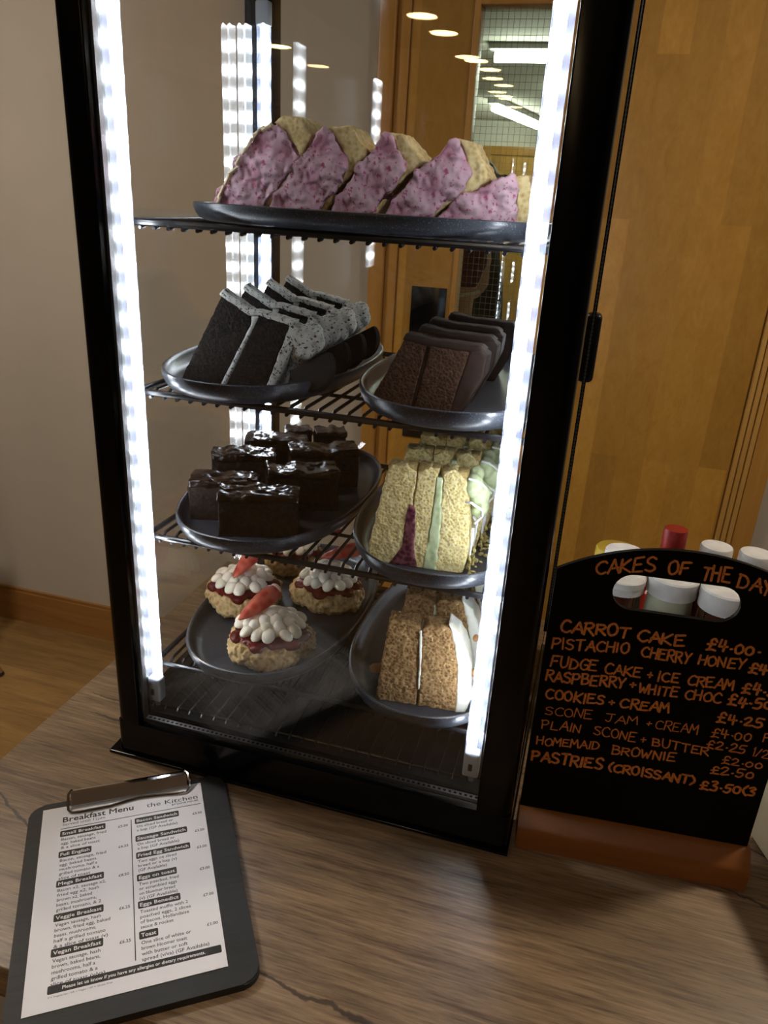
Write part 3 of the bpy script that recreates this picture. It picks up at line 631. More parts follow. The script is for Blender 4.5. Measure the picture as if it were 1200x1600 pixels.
# ---- eight brownies
F3 = Z3 + PF
BG = 'chocolate brownies on the third shelf'
def brownie(x, y, rot, L, D, H, label, seed):
    t_ = thing('brownie', label, 'brownie', (x, y, F3), math.radians(rot), BG)
    rn = random.Random(seed)
    slab('crumb', [(0,0),(L,0),(L+rn.uniform(-.002,.002),H*0.80),(L*0.5,H*0.80+rn.uniform(-.002,.002)),(rn.uniform(-.002,.002),H*0.80)], 0.0, D, MAT['brownie'], t_, vox=0.0015, amp=0.0020, scale=0.006+0.001*(seed % 3), smooth=2)
    n = 7; top = [(-0.0008, H*0.77)] + [(L+0.0008, H*0.77)] + [(L*(1-k/n), H*(0.94+rn.uniform(-.05,.05))) for k in range(n+1)]
    slab('glossy_crust', top, -0.0008, D+0.0008, MAT['brownie_top'], t_, vox=0.0014, amp=0.0045, scale=0.010+0.002*(seed % 4), smooth=2, amp2=0.0012)
    return t_
for a in ((.104,.056,20,.080,.032,.048,'nearest brownie, standing alone at the front of its plate',1), (.0575,.083,18,.070,.034,.046,'brownie at the left plate edge, just behind the nearest one',2),
          (.1245,.132,29,.077,.036,.049,'brownie behind and right of the nearest one, with a cracked shiny top',3), (.0400,.166,26,.072,.036,.046,'brownie by the left plate edge in the third row back',4),
          (.1160,.212,28,.082,.036,.048,'long brownie reaching towards the right plate edge in the third row back',5), (.0430,.243,20,.076,.034,.045,'brownie with the glossiest top, fourth row back',6),
          (.0740,.298,26,.034,.032,.046,'small brownie at the very back, left one of the pair',7), (.1100,.312,26,.040,.032,.044,'small brownie at the very back, right one of the pair',8)):
    brownie(*a)

# ---- four pistachio cherry honey slices
t_ = thing('pistachio_cake_slice', 'front pistachio cake slice with purple cherry jam in its cut face', 'cake slice', (0.2570, 0.062, F3), math.radians(4), 'pistachio cherry honey cake slices')
D_ = 0.034
slab('sponge_layer', [(0.0,0.0000),(0.0360,0.0000),(0.0415,0.0483),(0.0440,0.0936),(0.0330,0.1008),(0.0190,0.0989),(0.0150,0.0868)], 0.0, D_, MAT['yellow_sponge'], t_, amp=0.0030, scale=0.007, taper=0.45, H=0.105)
slab('sponge_layer', [(0.0425,0.0000),(0.0590,0.0000),(0.0610,0.0579),(0.0625,0.0946),(0.0560,0.1013),(0.0445,0.0960),(0.0420,0.0579)], 0.0, D_, MAT['yellow_sponge'], t_, amp=0.0030, scale=0.007, taper=0.45, H=0.105)
slab('sponge_layer', [(0.0665,0.0000),(0.0935,0.0000),(0.0985,0.0289),(0.0905,0.0907),(0.0860,0.0955),(0.0760,0.1023),(0.0670,0.0970)], 0.0, D_, MAT['yellow_sponge'], t_, amp=0.0030, scale=0.007, taper=0.45, H=0.105)
slab('pistachio_layer', [(0.0555,0.0000),(0.0690,0.0000),(0.0700,0.0483),(0.0675,0.0926),(0.0620,0.0926),(0.0605,0.0483)], -0.0006, D_-0.001, MAT['pistachio'], t_, amp=0.0022, scale=0.006, vox=0.0013, taper=0.45, H=0.105)
slab('cherry_jam', [(0.0230,0.0000),(0.0510,0.0000),(0.0470,0.0174),(0.0455,0.0598),(0.0390,0.0637),(0.0365,0.0531),(0.0345,0.0193)], -0.0012, D_-0.002, MAT['cherry'], t_, amp=0.0030, scale=0.007, vox=0.0013, taper=0.45, H=0.105)
slab('honey_layer', [(0.0395,0.0637),(0.0445,0.0608),(0.0460,0.0926),(0.0415,0.0926)], 0.001, D_-0.002, MAT['sponge_rim'], t_, amp=0.0015, scale=0.006, vox=0.0013, taper=0.45, H=0.105)
bm = bmesh.new()
for k, (x0_, x1_, z_) in enumerate(((.0165,.0435,.1035),(.0440,.0640,.1040),(.0655,.0900,.1030))):
    add_box(bm, x0_, x1_, 0.002, 0.0185, z_-0.0105, z_-0.0035, 0.002)
link('browned_rim', bm, MAT['sponge_rim'], t_)
bm = bmesh.new()
for (x, y, z, a_, b2, c2) in ((.0955,.008,.086,.009,.011,.011),(.1010,.016,.076,.010,.012,.013),(.1020,.020,.062,.009,.011,.011),(.0960,.022,.092,.007,.010,.008)): add_blob(bm, (x, y, z), (a_, b2, c2))
o = link('pistachio_swirl', bm, MAT['pistachio'], t_, smooth=0); lumpy(o, 0.0013, 0.002, 0.007, smooth=3)
bm = bmesh.new(); rn = random.Random(11)
def zig(z0, z1, n, x):
    pts = []
    for k in range(n): f = k/(n-1); pts.append((x + 0.004*math.sin(f*PI) + 0.001*rn.uniform(-1,1), -0.002 + 0.034*(0.5-0.5*math.cos(f*PI*5)), z0+(z1-z0)*f))
    return pts
add_tube(bm, [(0.0910,0.0,.0945),(0.0985,-.0010,.0935),(0.1040,0.004,.0885),(0.1075,0.012,.0820),(0.1110,.020,.0760)], 0.0012, 6)
add_tube(bm, [(0.0905,-0.001,.0720),(0.0960,-.004,.0735),(0.1010,-.003,.0700),(0.1060,0.003,.0650),(0.1060,0.010,.0560),(0.1000,.004,.0500)], 0.0012, 6)
add_tube(bm, [(0.0995,-0.001,.048),(0.1000,-.002,.040),(0.0990,0.002,.028),(0.0985,0.006,.018)], 0.0014, 6)
add_tube(bm, [(0.0965,0.020,.052),(0.1010,.026,.044),(0.1000,0.030,.030),(0.0985,0.032,.012)], 0.0015, 6)
link('icing_drizzle', bm, MAT['drizzle'], t_)
bm = bmesh.new()
for k in range(38):
    x = 0.097+abs(rn.gauss(0,.0035)); y = rn.uniform(-.002,D_); add_blob(bm, (x, y, abs(rn.gauss(0,.007))+.0012), (rn.uniform(.0012,.0032), rn.uniform(.001,.002), rn.uniform(.001,.002)), (rn.uniform(0,3),rn.uniform(0,3),rn.uniform(0,3)), 7)
o = link('nut_coating', bm, MAT['nuts'], t_); o['kind'] = 'stuff'
pc = t_
for x, y, r, l in ((0.2595, 0.116, 5, 'pistachio cake slice second from the front with green swirl and white drizzle'), (0.2620, 0.166, 6, 'pistachio cake slice third from the front'), (0.2660, 0.216, 6, 'rearmost pistachio cake slice on the right plate')):
    dup(pc, (x, y, F3), math.radians(r), l)
bm = bmesh.new(); rn = random.Random(21)
for k in range(60):
    x = 0.358+abs(rn.gauss(0,.010)); y = rn.uniform(.055,.23); s = rn.uniform(.0008,.0026); add_blob(bm, (min(x, .394), y, F3+s*.6), (s*1.4, s, s*.8), (0,0,rn.uniform(0,3)), 7)
o = tag(link('pistachio_crumbs', bm, MAT['nuts']), 'chopped green nuts scattered on the plate beside the pistachio cake', 'crumbs'); o['kind'] = 'stuff'

# ---- three carrot cake slices
F4 = Z4 + PF
t_ = thing('carrot_cake_slice', 'front carrot cake slice with its whole crumbly cut face showing', 'cake slice', (0.2770, 0.056, F4), math.radians(6), 'carrot cake slices with white frosting')
D_ = 0.036
slab('sponge_layer', [(0.0,0.0000),(0.0430,0.0000),(0.0420,0.0455),(0.0400,0.0901),(0.0330,0.0946),(0.0090,0.0951),(0.0055,0.0546)], 0.0, D_, MAT['carrot_sponge'], t_, amp=0.0034, scale=0.006, taper=0.45, H=0.105)
slab('sponge_layer', [(0.0438,0.0000),(0.0830,0.0000),(0.0800,0.0546),(0.0700,0.0946),(0.0470,0.0951),(0.0420,0.0901)], -0.0006, D_, MAT['carrot_sponge'], t_, amp=0.0034, scale=0.006, taper=0.45, H=0.105)
slab('frosting_filling', [(0.0422,0.0200),(0.0445,0.0200),(0.0440,0.0546),(0.0418,0.0874),(0.0392,0.0874),(0.0415,0.0546)], -0.0018, D_-0.002, MAT['frosting'], t_, amp=0.0018, scale=0.005, vox=0.0010, smooth=1, taper=0.45, H=0.105)
slab('frosting_topping', [(0.0825,0.0000),(0.0930,0.0000),(0.0965,0.0182),(0.0930,0.0546),(0.0800,0.0892),(0.0660,0.0992),(0.0690,0.0937),(0.0795,0.0546)], -0.0008, D_+0.004, MAT['frosting'], t_, amp=0.0040, scale=0.010, vox=0.0014, smooth=3, taper=0.45, H=0.105)
bm = bmesh.new()
for (x, y, z) in ((.0955,.010,.042),(.0975,.018,.036),(.0940,.026,.072),(.0975,.014,.028)): add_blob(bm, (x, y, z), (.003, .004, .003), (1,.4,.3), 9)
link('chopped_walnut', bm, MAT['walnut'], t_)
ca = t_
for x, y, r, l in ((0.2790, 0.112, 5, 'carrot cake slice in the middle, behind the front one'), (0.2810, 0.166, 4, 'rearmost carrot cake slice on the lowest shelf')):
    dup(ca, (x, y, F4), math.radians(r), l)
bm = bmesh.new()
add_blob(bm, (0, 0, .005), (.008, .006, .005), (0,0,.4), 12); add_blob(bm, (.005, .004, .005), (.006, .005, .005), (0,0,1.2), 12)
o = link('walnut_half', bm, MAT['walnut'], None, smooth=0, loc=(0.2640, 0.102, F4)); lumpy(o, 0.001, 0.003, 0.004); tag(o, 'brown walnut half lying left of the front carrot cake slice', 'walnut')

# ---- four scones with jam, cream and strawberry
def scone(x, y, rot, r, label, seed, berry=True):
    t_ = thing('scone', label, 'scone', (x, y, F4+0.0022), rot, 'half scones with jam and cream')
    rn = random.Random(seed); bm = bmesh.new()
    add_lathe(bm, [(0.0, 0.0), (r*0.86, 0.0), (r*0.98, 0.006), (r, 0.014), (r*0.95, 0.021), (r*0.84, 0.0245), (0.0, 0.026)], seg=40, cap=False)
    for v in bm.verts:
        a_ = math.atan2(v.co.y, v.co.x); k = 1 + 0.05*math.sin(3*a_+seed) + 0.035*math.sin(5*a_+2*seed); v.co.x *= k; v.co.y *= k
    o = link('scone_half', bm, MAT['scone'], t_, smooth=0); lumpy(o, 0.0015, 0.010, 0.011, 0.0045, 0.0035, 1)
    bm = bmesh.new(); q = r*0.80
    add_lathe(bm, [(0.0, 0.020), (q, 0.0225), (q*1.05, 0.0255), (q*0.96, 0.0300), (q*0.6, 0.0315), (0.0, 0.031)], seg=36, cap=False)
    for k in range(7):
        a_ = 2*PI*k/7+rn.uniform(-.3,.3); add_blob(bm, (q*0.93*math.cos(a_), q*0.93*math.sin(a_), 0.0245), (0.011, 0.011, 0.0065), (0,0,0), 12)
    o = link('jam', bm, MAT['jam'], t_, smooth=0); lumpy(o, 0.0016, 0.0025, 0.009, smooth=4)
    bm = bmesh.new()
    def petal(px, py, pz, a_, s, tilt):
        add_blob(bm, (px, py, pz), (0.0080*s, 0.0072*s, 0.0050*s), (rn.uniform(-.35,.35), tilt+rn.uniform(-.2,.2), a_+rn.uniform(-.5,.5)), 16, taper=0.12)
    for ring, (n, rad, z_) in enumerate(((13, 0.70, 0.0350), (10, 0.50, 0.0400), (7, 0.29, 0.0440), (3, 0.10, 0.0465))):
        for k in range(n):
            a_ = 2*PI*(k+0.5*ring)/n + rn.uniform(-.12,.12); d = r*rad*rn.uniform(.92,1.05)
            petal(d*math.cos(a_), d*math.sin(a_)*0.92, z_+rn.uniform(-.001,.001), a_, rn.uniform(.95,1.15), 0.45)
    add_blob(bm, (0, 0, 0.034), (r*0.66, r*0.60, 0.009), (0,0,0), 20)
    link('cream_swirl', bm, MAT['cream'], t_, smooth=180)
    if berry:
        bx, by, bz, br, bt = berry
        b_ = strawberry(t_); q_ = Matrix.Rotation(-rot, 3, 'Z') @ Vector((bx, by, bz)); b_.location = q_; b_.rotation_euler = (0, bt, br-rot)
    return t_
def strawberry(parent):
    """a long strawberry quarter, tip at the origin pointing -x"""
    bm = bmesh.new(); n = 14; rings = []; prof = [(0.0,0.0012),(0.006,0.0048),(0.015,0.0080),(0.026,0.0103),(0.036,0.0112),(0.044,0.0100),(0.049,0.0060)]
    for x, r in prof:
        x *= 1.15; r *= 0.92
        rings.append([bm.verts.new((x, r*1.15*math.cos(2*PI*k/n), max(-0.35*r, r*math.sin(2*PI*k/n)))) for k in range(n)])
    for A, B in zip(rings, rings[1:]):
        for k in range(n): bm.faces.new((A[k], A[(k+1) % n], B[(k+1) % n], B[k]))
    bm.faces.new(rings[0][::-1]); bm.faces.new(rings[-1])
    o = link('strawberry_slice', bm, MAT['berry'], parent, smooth=60)
    bm = bmesh.new(); add_blob(bm, (0.0540, 0, 0.0022), (0.0042, 0.0080, 0.0060), (0,0.2,0), 14); link('pale_shoulder', bm, MAT['berry_white'], o)
    return o
R_ = math.radians
scone(0.1420, 0.0985, 0.3, 0.0475, 'front scone on the lowest shelf with a strawberry slice across its cream', 1, (-0.026, -0.024, 0.0455, R_(62), R_(-20)))
scone(0.0680, 0.185, 1.2, 0.0455, 'scone at the left plate edge with an upright strawberry slice', 2, (-0.002, -0.024, 0.0450, R_(60), R_(-38)))
scone(0.1620, 0.232, 2.0, 0.0450, 'scone at the right plate edge, its cream half under the shelf wires', 3, (-0.016, 0.012, 0.050, R_(25), R_(-12)))
scone(0.0860, 0.302, 2.9, 0.0400, 'rearmost scone, mostly hidden behind the other three', 4, (0.006, 0.006, 0.048, R_(20), R_(-10)))

# ================================================================ CLIPBOARD AND MENU
MAT['board_black'] = grain_wood('black stained wood', [(0.010,0.010,0.010),(0.016,0.016,0.016),(0.024,0.023,0.022)], (6, 160, 160), 0.5, 0.15)
MAT['paper'] = plain('white paper', (0.84, 0.84, 0.89), 0.45, nscale=20, namt=0.01)
MAT['ink'] = plain('black ink', (0.022, 0.020, 0.020), 0.5, namt=0.05)
MAT['grey_ink'] = plain('grey ink', (0.045, 0.045, 0.05), 0.55, namt=0.05)
MAT['paper_text'] = plain('white lettering', (0.78, 0.77, 0.76), 0.5, namt=0.02)
CB_ROT = math.radians(34.6)
cbd = thing('clipboard', 'black A5 clipboard with a silver clip lying on the worktop', 'clipboard', (0.1151, -0.1490, 0.0), CB_ROT)
bm = bmesh.new(); add_prism_z(bm, round_rect(-0.0870, 0.0985, -0.1235, 0.1135, 0.014, 8), 0.0, 0.0072)
bmesh.ops.bevel(bm, geom=[e for e in bm.edges if abs(e.verts[0].co.z-e.verts[1].co.z) < 1e-6], offset=0.0012, segments=2, affect='EDGES')
link('backing_board', bm, MAT['board_black'], cbd)
cl = thing('clip', '', '', (0.006, 0.1075, 0.0072)); cl.parent = cbd
for k in ('label', 'category'): del cl[k]
bm = bmesh.new(); prof = [(0.0105, 0.0005), (0.0115, 0.0060), (0.0090, 0.0105), (0.0050, 0.0118), (0.0010, 0.0095), (-0.0025, 0.0060), (-0.0060, 0.0035)]
th = 0.0011; outer = prof; inner = [(y*0.90-0.0004, max(0.0002, z-th)) for y, z in prof]; poly = outer + inner[::-1]
A = [bm.verts.new((-0.055, y, z)) for y, z in poly]; B = [bm.verts.new((0.055, y, z)) for y, z in poly]; n = len(poly)
for i in range(n): bm.faces.new((A[i], A[(i+1) % n], B[(i+1) % n], B[i]))
bm.faces.new(A[::-1]); bm.faces.new(B)
link('clip_plate', bm, MAT['chrome'], cl, smooth=50)
bm = bmesh.new(); zz = 0.0016
pts = [(-0.054, 0.008, 0.011), (-0.0572, 0.004, 0.010), (-0.0578, -0.004, 0.0055), (-0.0575, -0.009, zz+.0006), (-0.054, -0.0130, zz), (-0.047, -0.0140, zz), (-0.020, -0.0135, zz), (-0.006, -0.0110, zz), (0.008, -0.0088, zz), (0.022, -0.0098, zz), (0.036, -0.0115, zz), (0.047, -0.0132, zz), (0.054, -0.0128, zz), (0.0575, -0.008, zz+.0006), (0.0578, -0.004, 0.0055), (0.0572, 0.004, 0.010), (0.054, 0.008, 0.011)]
add_tube(bm, pts, 0.0013, 8); link('wire_loop', bm, MAT['chrome'], cl)
bm = bmesh.new(); add_lathe(bm, [(0.0035, 0.0), (0.0035, 0.0020), (0.002, 0.0030)], (-0.006, 0.0125, 0.0), 14); link('rivet', bm, MAT['black_metal'], cl)

menu = tag(link('menu_sheet', box_bm(-0.0745, 0.0745, -0.1055, 0.1055, 0.0, 0.0003), MAT['paper'], None, smooth=0, loc=(0.1151, -0.1490, 0.0074), rotz=CB_ROT), 'white printed breakfast menu held in the clipboard', 'menu')
def add_text(bm, s, x, y, size, width=None, shear=0.0, bold=0.0, right=False, z=0.00036, space=1.0):
    """lettering with its baseline at (x, y); coordinates are millimetres from the sheet's upper left corner, y down"""
    cu = bpy.data.curves.new('t', 'FONT'); cu.body = s; cu.size = size; cu.shear = shear; cu.resolution_u = 2; cu.space_character = space
    o = bpy.data.objects.new('t', cu); C.objects.link(o)
    dg = bpy.context.evaluated_depsgraph_get(); me = bpy.data.meshes.new_from_object(o.evaluated_get(dg))
    xs = [v.co.x for v in me.vertices]; wd = max(xs)-min(xs) if xs else 1
    sx = width/wd if width else 1.0
    x_ = x - (wd*sx if right else 0)
    n0 = len(bm.verts); bm.from_mesh(me); bm.verts.ensure_lookup_table()
    for v in bm.verts[n0:]: v.co = Vector(((x_ + (v.co.x-min(xs))*sx - 74.5)/1000, (105.5 - y + v.co.y)/1000, z))
    if bold > 0:      # heavier strokes: the outline printed again beside itself
        for q, (ox, oy) in enumerate(((bold, 0), (bold/2, bold*0.6), (bold/2, -bold*0.6))):
            n1 = len(bm.verts); bm.from_mesh(me); bm.verts.ensure_lookup_table()
            for v in bm.verts[n1:]: v.co = Vector(((x_ + ox + (v.co.x-min(xs))*sx - 74.5)/1000, (105.5 - y + oy + v.co.y)/1000, z+0.000004*(q+1)))
    bpy.data.objects.remove(o); bpy.data.curves.remove(cu); bpy.data.meshes.remove(me)
def pill(bm, x0, x1, y0, y1, r=1.2, z=0.00033):
    vs = [bm.verts.new(((x-74.5)/1000, (105.5-y)/1000, z)) for x, y in round_rect(x0, x1, y0, y1, r, 4)]
    bm.faces.new(vs)
head = bmesh.new(); body = bmesh.new(); pills = bmesh.new(); white = bmesh.new()
add_text(head, 'Breakfast Menu', 18.5, 21.0, 9.4, 64, bold=0.34); add_text(body, 'Served until 12pm', 18.5, 25.6, 4.6, 38)
add_text(head, 'the Kitchen', 95, 21.6, 8.2, 49); add_text(head, 'BY DOVE HOUSE', 119, 25.0, 2.7, 25, bold=0.12)
pill(pills, 17, 146, 28.9, 29.7, 0.1); pill(pills, 79.8, 80.6, 33.5, 186.5, 0.1)
LH = 5.05
left = [(31.8, 'Small Breakfast', 40, '£5.00', ['Bacon, sausage, fried', 'egg, baked beans', '& a slice of toast']),
        (57.2, 'Full English', 28, '£6.25', ['Bacon, sausage, fried', 'egg, baked beans,', 'mushrooms, half a', 'grilled tomato & a', 'slice of toast']),
        (90.4, 'Mega Breakfast', 39, '£8.50', ['Bacon x2, sausage x2,', 'fried egg x2, hash', 'brown x2, baked', 'beans, mushrooms,', 'grilled tomato, & 2', 'slices of toast']),
        (125.6, 'Veggie Breakast', 39, '£6.25', ['Vegan sausage, hash', 'brown, fried egg, baked', 'beans, mushrooms,', 'half a grilled tomato', '& a slice of toast (v)']),
        (158.6, 'Vegan Breakfast', 39, '£6.25', ['Vegan sausage, hash', 'brown, baked beans,', 'mushrooms, half a', 'grilled tomato & a', 'slice of toast (v/va)'])]
right = [(33.2, 'Bacon Sandwich', 41, '£3.50', ['On sliced bread or', 'a bap (GF Available)']),
         (55.8, 'Sausage Sandwich', 47, '£3.50', ['On sliced bread or', 'a bap (GF Available)']),
         (76.4, 'Fried Egg Sandwich', 48, '£3.00', ['Two eggs on sliced', 'bread or a bap (v)', '(GF Available)']),
         (102.0, 'Eggs on toast', 34, '£3.00', ['Two poached, fried', 'or scrambled eggs', 'on bloomer bread', '(v) (GF Available)']),
         (131.0, 'Eggs Benedict', 35, '£7.00', ['Toasted muffin with 2', 'poached eggs, 2 slices', 'of bacon, Hollandaise', 'sauce & rocket']),
         (161.0, 'Toast', 15, '£1.00', ['One slice of white or', 'brown bloomer toast', 'with butter or soft', 'spread (v/va) (GF Available)'])]
for col, x, px in ((left, 17, 77), (right, 83.5, 146)):
    for y, ttl, wd, price, lines in col:
        pb = bmesh.new(); pill(pb, x, x+wd, y, y+7.6); po = link('heading_banner', pb, MAT['ink'], menu, smooth=0); white = bmesh.new(); add_text(white, ttl, x+1.6, y+5.5, 5.0, wd-3.4, bold=0.20, z=0.00040); link('banner_lettering', white, MAT['paper_text'], po, smooth=0)
        add_text(body, price, px, y+(9.5 if px < 100 else 9.5), 4.0, None, bold=0.12, right=True)
        for k, l in enumerate(lines): add_text(body, l, x+1.5, y+12.4+k*LH, 4.5, len(l)*1.86 if not l.startswith('(') else len(l)*1.75, bold=0.09)
pb = bmesh.new(); pill(pb, 16.5, 146, 190.5, 197.6); po = link('notice_banner', pb, MAT['ink'], menu, smooth=0); white = bmesh.new(); add_text(white, 'Please let us know if you have any allergies or dietary requirements.', 27, 195.4, 4.0, 106, bold=0.16, z=0.00040)
add_text(body, 'V = Vegetarian / VA = Vegan / GF = Gluten Free', 17, 200.8, 2.0, 46)
link('printed_headings', head, MAT['ink'], menu, smooth=0); link('printed_text', body, MAT['grey_ink'], menu, smooth=0)
link('printed_rules', pills, MAT['ink'], menu, smooth=0); link('banner_lettering', white, MAT['paper_text'], po, smooth=0)

# ================================================================ BLACKBOARD SIGN
MAT['blackboard'] = plain('black writing board', (0.0022, 0.0020, 0.0019), 0.5, nscale=30, namt=0.25, spec=0.12)
MAT['board_edge'] = plain('board edge', (0.02, 0.02, 0.02), 0.4)
MAT['orange_pen'] = plain('orange chalk pen', (0.95, 0.27, 0.060), 0.8, nscale=500, namt=0.35)
sg = thing('blackboard_sign', 'black menu board with orange handwriting standing in a reddish wooden base', 'sign', (0.4360, 0.028, 0.0), math.radians(4.9))
bm = bmesh.new(); Rr = 0.195; cx_, top = 0.1045, 0.3235
out = [(0.0, 0.028), (0.209, 0.028)]
for k in range(25):
    s_ = 0.209 - 0.209*k/24; out.append((s_, top - Rr + math.sqrt(Rr*Rr-(s_-cx_)**2)))
hole = []
for cxh, a0 in ((0.1335, -90), (0.0645, 90)):
    for k in range(13):
        a = math.radians(a0+15*k); hole.append((cxh+0.0165*math.cos(a), 0.2805+0.0165*math.sin(a)))
f_ = []
for P in (out, hole):
    vs = [bm.verts.new((x, 0, z)) for x, z in P]; f_ += [bm.edges.new((vs[i], vs[(i+1) % len(vs)])) for i in range(len(vs))]
bmesh.ops.triangle_fill(bm, edges=f_, use_beauty=True)
r_ = bmesh.ops.extrude_face_region(bm, geom=bm.faces[:]); bmesh.ops.translate(bm, vec=(0, 0.0045, 0), verts=[v for v in r_['geom'] if isinstance(v, bmesh.types.BMVert)])
link('board', bm, MAT['blackboard'], sg, smooth=20)
bm = bmesh.new(); P = [(-0.0170, 0.0), (-0.0172, 0.0215), (-0.0150, 0.0250), (-0.0110, 0.0290), (-0.0060, 0.0350), (-0.0015, 0.0375), (0.0120, 0.0375), (0.0165, 0.0330), (0.0190, 0.0250), (0.0200, 0.0)]
A = [bm.verts.new((0.0, y, z)) for y, z in P]; B = [bm.verts.new((0.2115, y, z)) for y, z in P]; n = len(P)
for i in range(n): bm.faces.new((A[i], A[(i+1) % n], B[(i+1) % n], B[i]))
bm.faces.new(A[::-1]); bm.faces.new(B); link('wooden_base', bm, MAT['sign_wood'], sg, smooth=40)
G = {
 'A': [[(0,0),(.18,.5),(.36,1),(.52,.5),(.68,0)],[(.10,.36),(.6,.40)]], 'B': [[(.05,0),(.04,1)],[(0,.98),(.42,.95),(.5,.74),(.38,.56),(.06,.52)],[(.38,.55),(.6,.36),(.5,.08),(.04,0)]],
 'C': [[(.62,.86),(.42,1),(.16,.86),(.02,.5),(.12,.14),(.38,0),(.64,.12)]], 'D': [[(.04,0),(.05,1)],[(0,.98),(.36,.92),(.62,.55),(.46,.12),(.02,0)]],
 'E': [[(.58,1),(.06,.98),(.03,0),(.6,.02)],[(.05,.52),(.46,.55)]], 'F': [[(.6,1),(.06,.97),(.02,0)],[(.05,.52),(.46,.55)]],
 'G': [[(.62,.86),(.4,1),(.14,.84),(.02,.5),(.12,.14),(.36,0),(.62,.14),(.62,.44),(.36,.44)]], 'H': [[(.05,1),(.02,0)],[(.58,1),(.56,0)],[(.04,.5),(.57,.54)]],
 'I': [[(.12,1),(.1,0)]], 'J': [[(0,1),(.6,1)],[(.38,1),(.36,.2),(.2,0),(.02,.16)]], 'K': [[(.04,1),(.02,0)],[(.58,1),(.05,.46),(.62,0)]], 'L': [[(.04,1),(.03,.02),(.58,.03)]],
 'M': [[(0,0),(.08,1),(.34,.4),(.62,1),(.7,0)]], 'N': [[(.02,0),(.05,1),(.54,.02),(.6,1)]], 'O': [[(.34,1),(.1,.84),(.01,.46),(.14,.08),(.36,0),(.58,.2),(.62,.6),(.48,.92),(.3,1)]],
 'P': [[(.05,0),(.06,1)],[(0,.96),(.44,1),(.58,.76),(.42,.52),(.06,.46)]], 'R': [[(.04,0),(.05,1)],[(0,.97),(.42,1),(.55,.78),(.40,.56),(.06,.50)],[(.22,.52),(.64,0)]],
 'S': [[(.56,.88),(.34,1),(.08,.86),(.12,.62),(.46,.44),(.56,.2),(.34,0),(.02,.12)]], 'T': [[(0,.98),(.64,1)],[(.33,1),(.3,0)]], 'U': [[(.03,1),(.04,.3),(.2,.02),(.46,.08),(.56,.4),(.58,1)]],
 'V': [[(0,1),(.3,0),(.62,1)]], 'W': [[(0,1),(.16,0),(.36,.62),(.54,0),(.72,1)]], 'Y': [[(.02,1),(.3,.48),(.58,1)],[(.3,.48),(.22,0)]],
 '0': [[(.3,.8),(.06,.6),(.06,.18),(.3,.02),(.52,.22),(.5,.62),(.28,.8)]], '1': [[(.1,.8),(.2,1),(.18,0)]], '2': [[(.04,.76),(.26,.98),(.5,.82),(.42,.5),(.04,.04),(.62,.06)]],
 '3': [[(.06,.9),(.34,1),(.5,.78),(.22,.54),(.52,.36),(.42,.06),(.04,.06)]], '4': [[(.12,1),(.02,.42),(.6,.44)],[(.4,.92),(.36,0)]], '5': [[(.6,1),(.16,.98),(.1,.58),(.44,.58),(.52,.26),(.32,0),(.02,.08)]],
 '£': [[(.58,.82),(.4,1),(.2,.86),(.22,.5),(.16,.1),(.02,.04),(.34,.1),(.62,.02)],[(.02,.5),(.5,.54)]], '+': [[(.06,.42),(.5,.44)],[(.28,.68),(.27,.16)]], '.': [[(.1,.34),(.18,.34)]],
 '(': [[(.34,1.1),(.08,.7),(.08,.3),(.3,-.08)]], ')': [[(.02,1.1),(.3,.7),(.3,.3),(.04,-.08)]], '/': [[(.02,0),(.42,1)]], ' ': [],
}
ADV = {'I': .34, '.': .36, '(': .44, ')': .44, '1': .40, 'M': .86, 'W': .88, ' ': .62, '/': .5}
hw_rng = random.Random(9)
def smooth_line(P, k=4):
    if len(P) < 3: return P
    out = []
    for i in range(len(P)-1):
        p0, p1, p2, p3 = P[max(i-1,0)], P[i], P[i+1], P[min(i+2,len(P)-1)]
        for j in range(k):
            t = j/k; out.append(tuple(0.5*((2*p1[a])+(-p0[a]+p2[a])*t+(2*p0[a]-5*p1[a]+4*p2[a]-p3[a])*t*t+(-p0[a]+3*p1[a]-3*p2[a]+p3[a])*t**3) for a in (0,1)))
    return out + [P[-1]]
def hand(line, s0, z0, s1, z1, h, wd=0.0010):
    wd *= 0.88
    """pen strokes on the board face; s along the board, z up"""
    bm = bmesh.new(); tot = sum(ADV.get(c, .76) for c in line) - .1
    ux = (s1-s0)/tot; x = 0.0
    for c in line:
        jx, jz, js = hw_rng.uniform(-.03,.03), hw_rng.uniform(-.06,.06), hw_rng.uniform(.90,1.10); rot = hw_rng.uniform(-.06,.06)
        for st in G[c]:
            st = [(px+hw_rng.uniform(-.02,.02), pz+hw_rng.uniform(-.03,.03)) for px, pz in st]
            curved = c in 'BCDGJOPRSU0235£()' and len(st) > 2
            P = smooth_line(st) if curved else st
            W = [(s0 + (x+px+jx+rot*pz)*ux, z0+(z1-z0)*(x+px)/tot + (pz*js+jz)*h - rot*px*ux*0.5) for px, pz in P]
            for (a, b) in zip(W, W[1:]):
                d = Vector((b[0]-a[0], 0, b[1]-a[1])); 
                if d.length < 1e-6: continue
                nrm = Vector((-d.z, 0, d.x)).normalized()*wd*hw_rng.uniform(.9,1.1)
                pa, pb = Vector((a[0], -0.00025, a[1])), Vector((b[0], -0.00025, b[1]))
                bm.faces.new([bm.verts.new(q) for q in (pa-nrm, pb-nrm, pb+nrm, pa+nrm)])
            for k, a in enumerate(W):
                bm.faces.new([bm.verts.new((a[0]+wd*math.cos(PI*q/4), -0.00025-0.00001*(k % 3), a[1]+wd*math.sin(PI*q/4))) for q in range(8)])
        x += ADV.get(c, .76)
    return link('handwriting', bm, MAT['orange_pen'], sg, smooth=0)
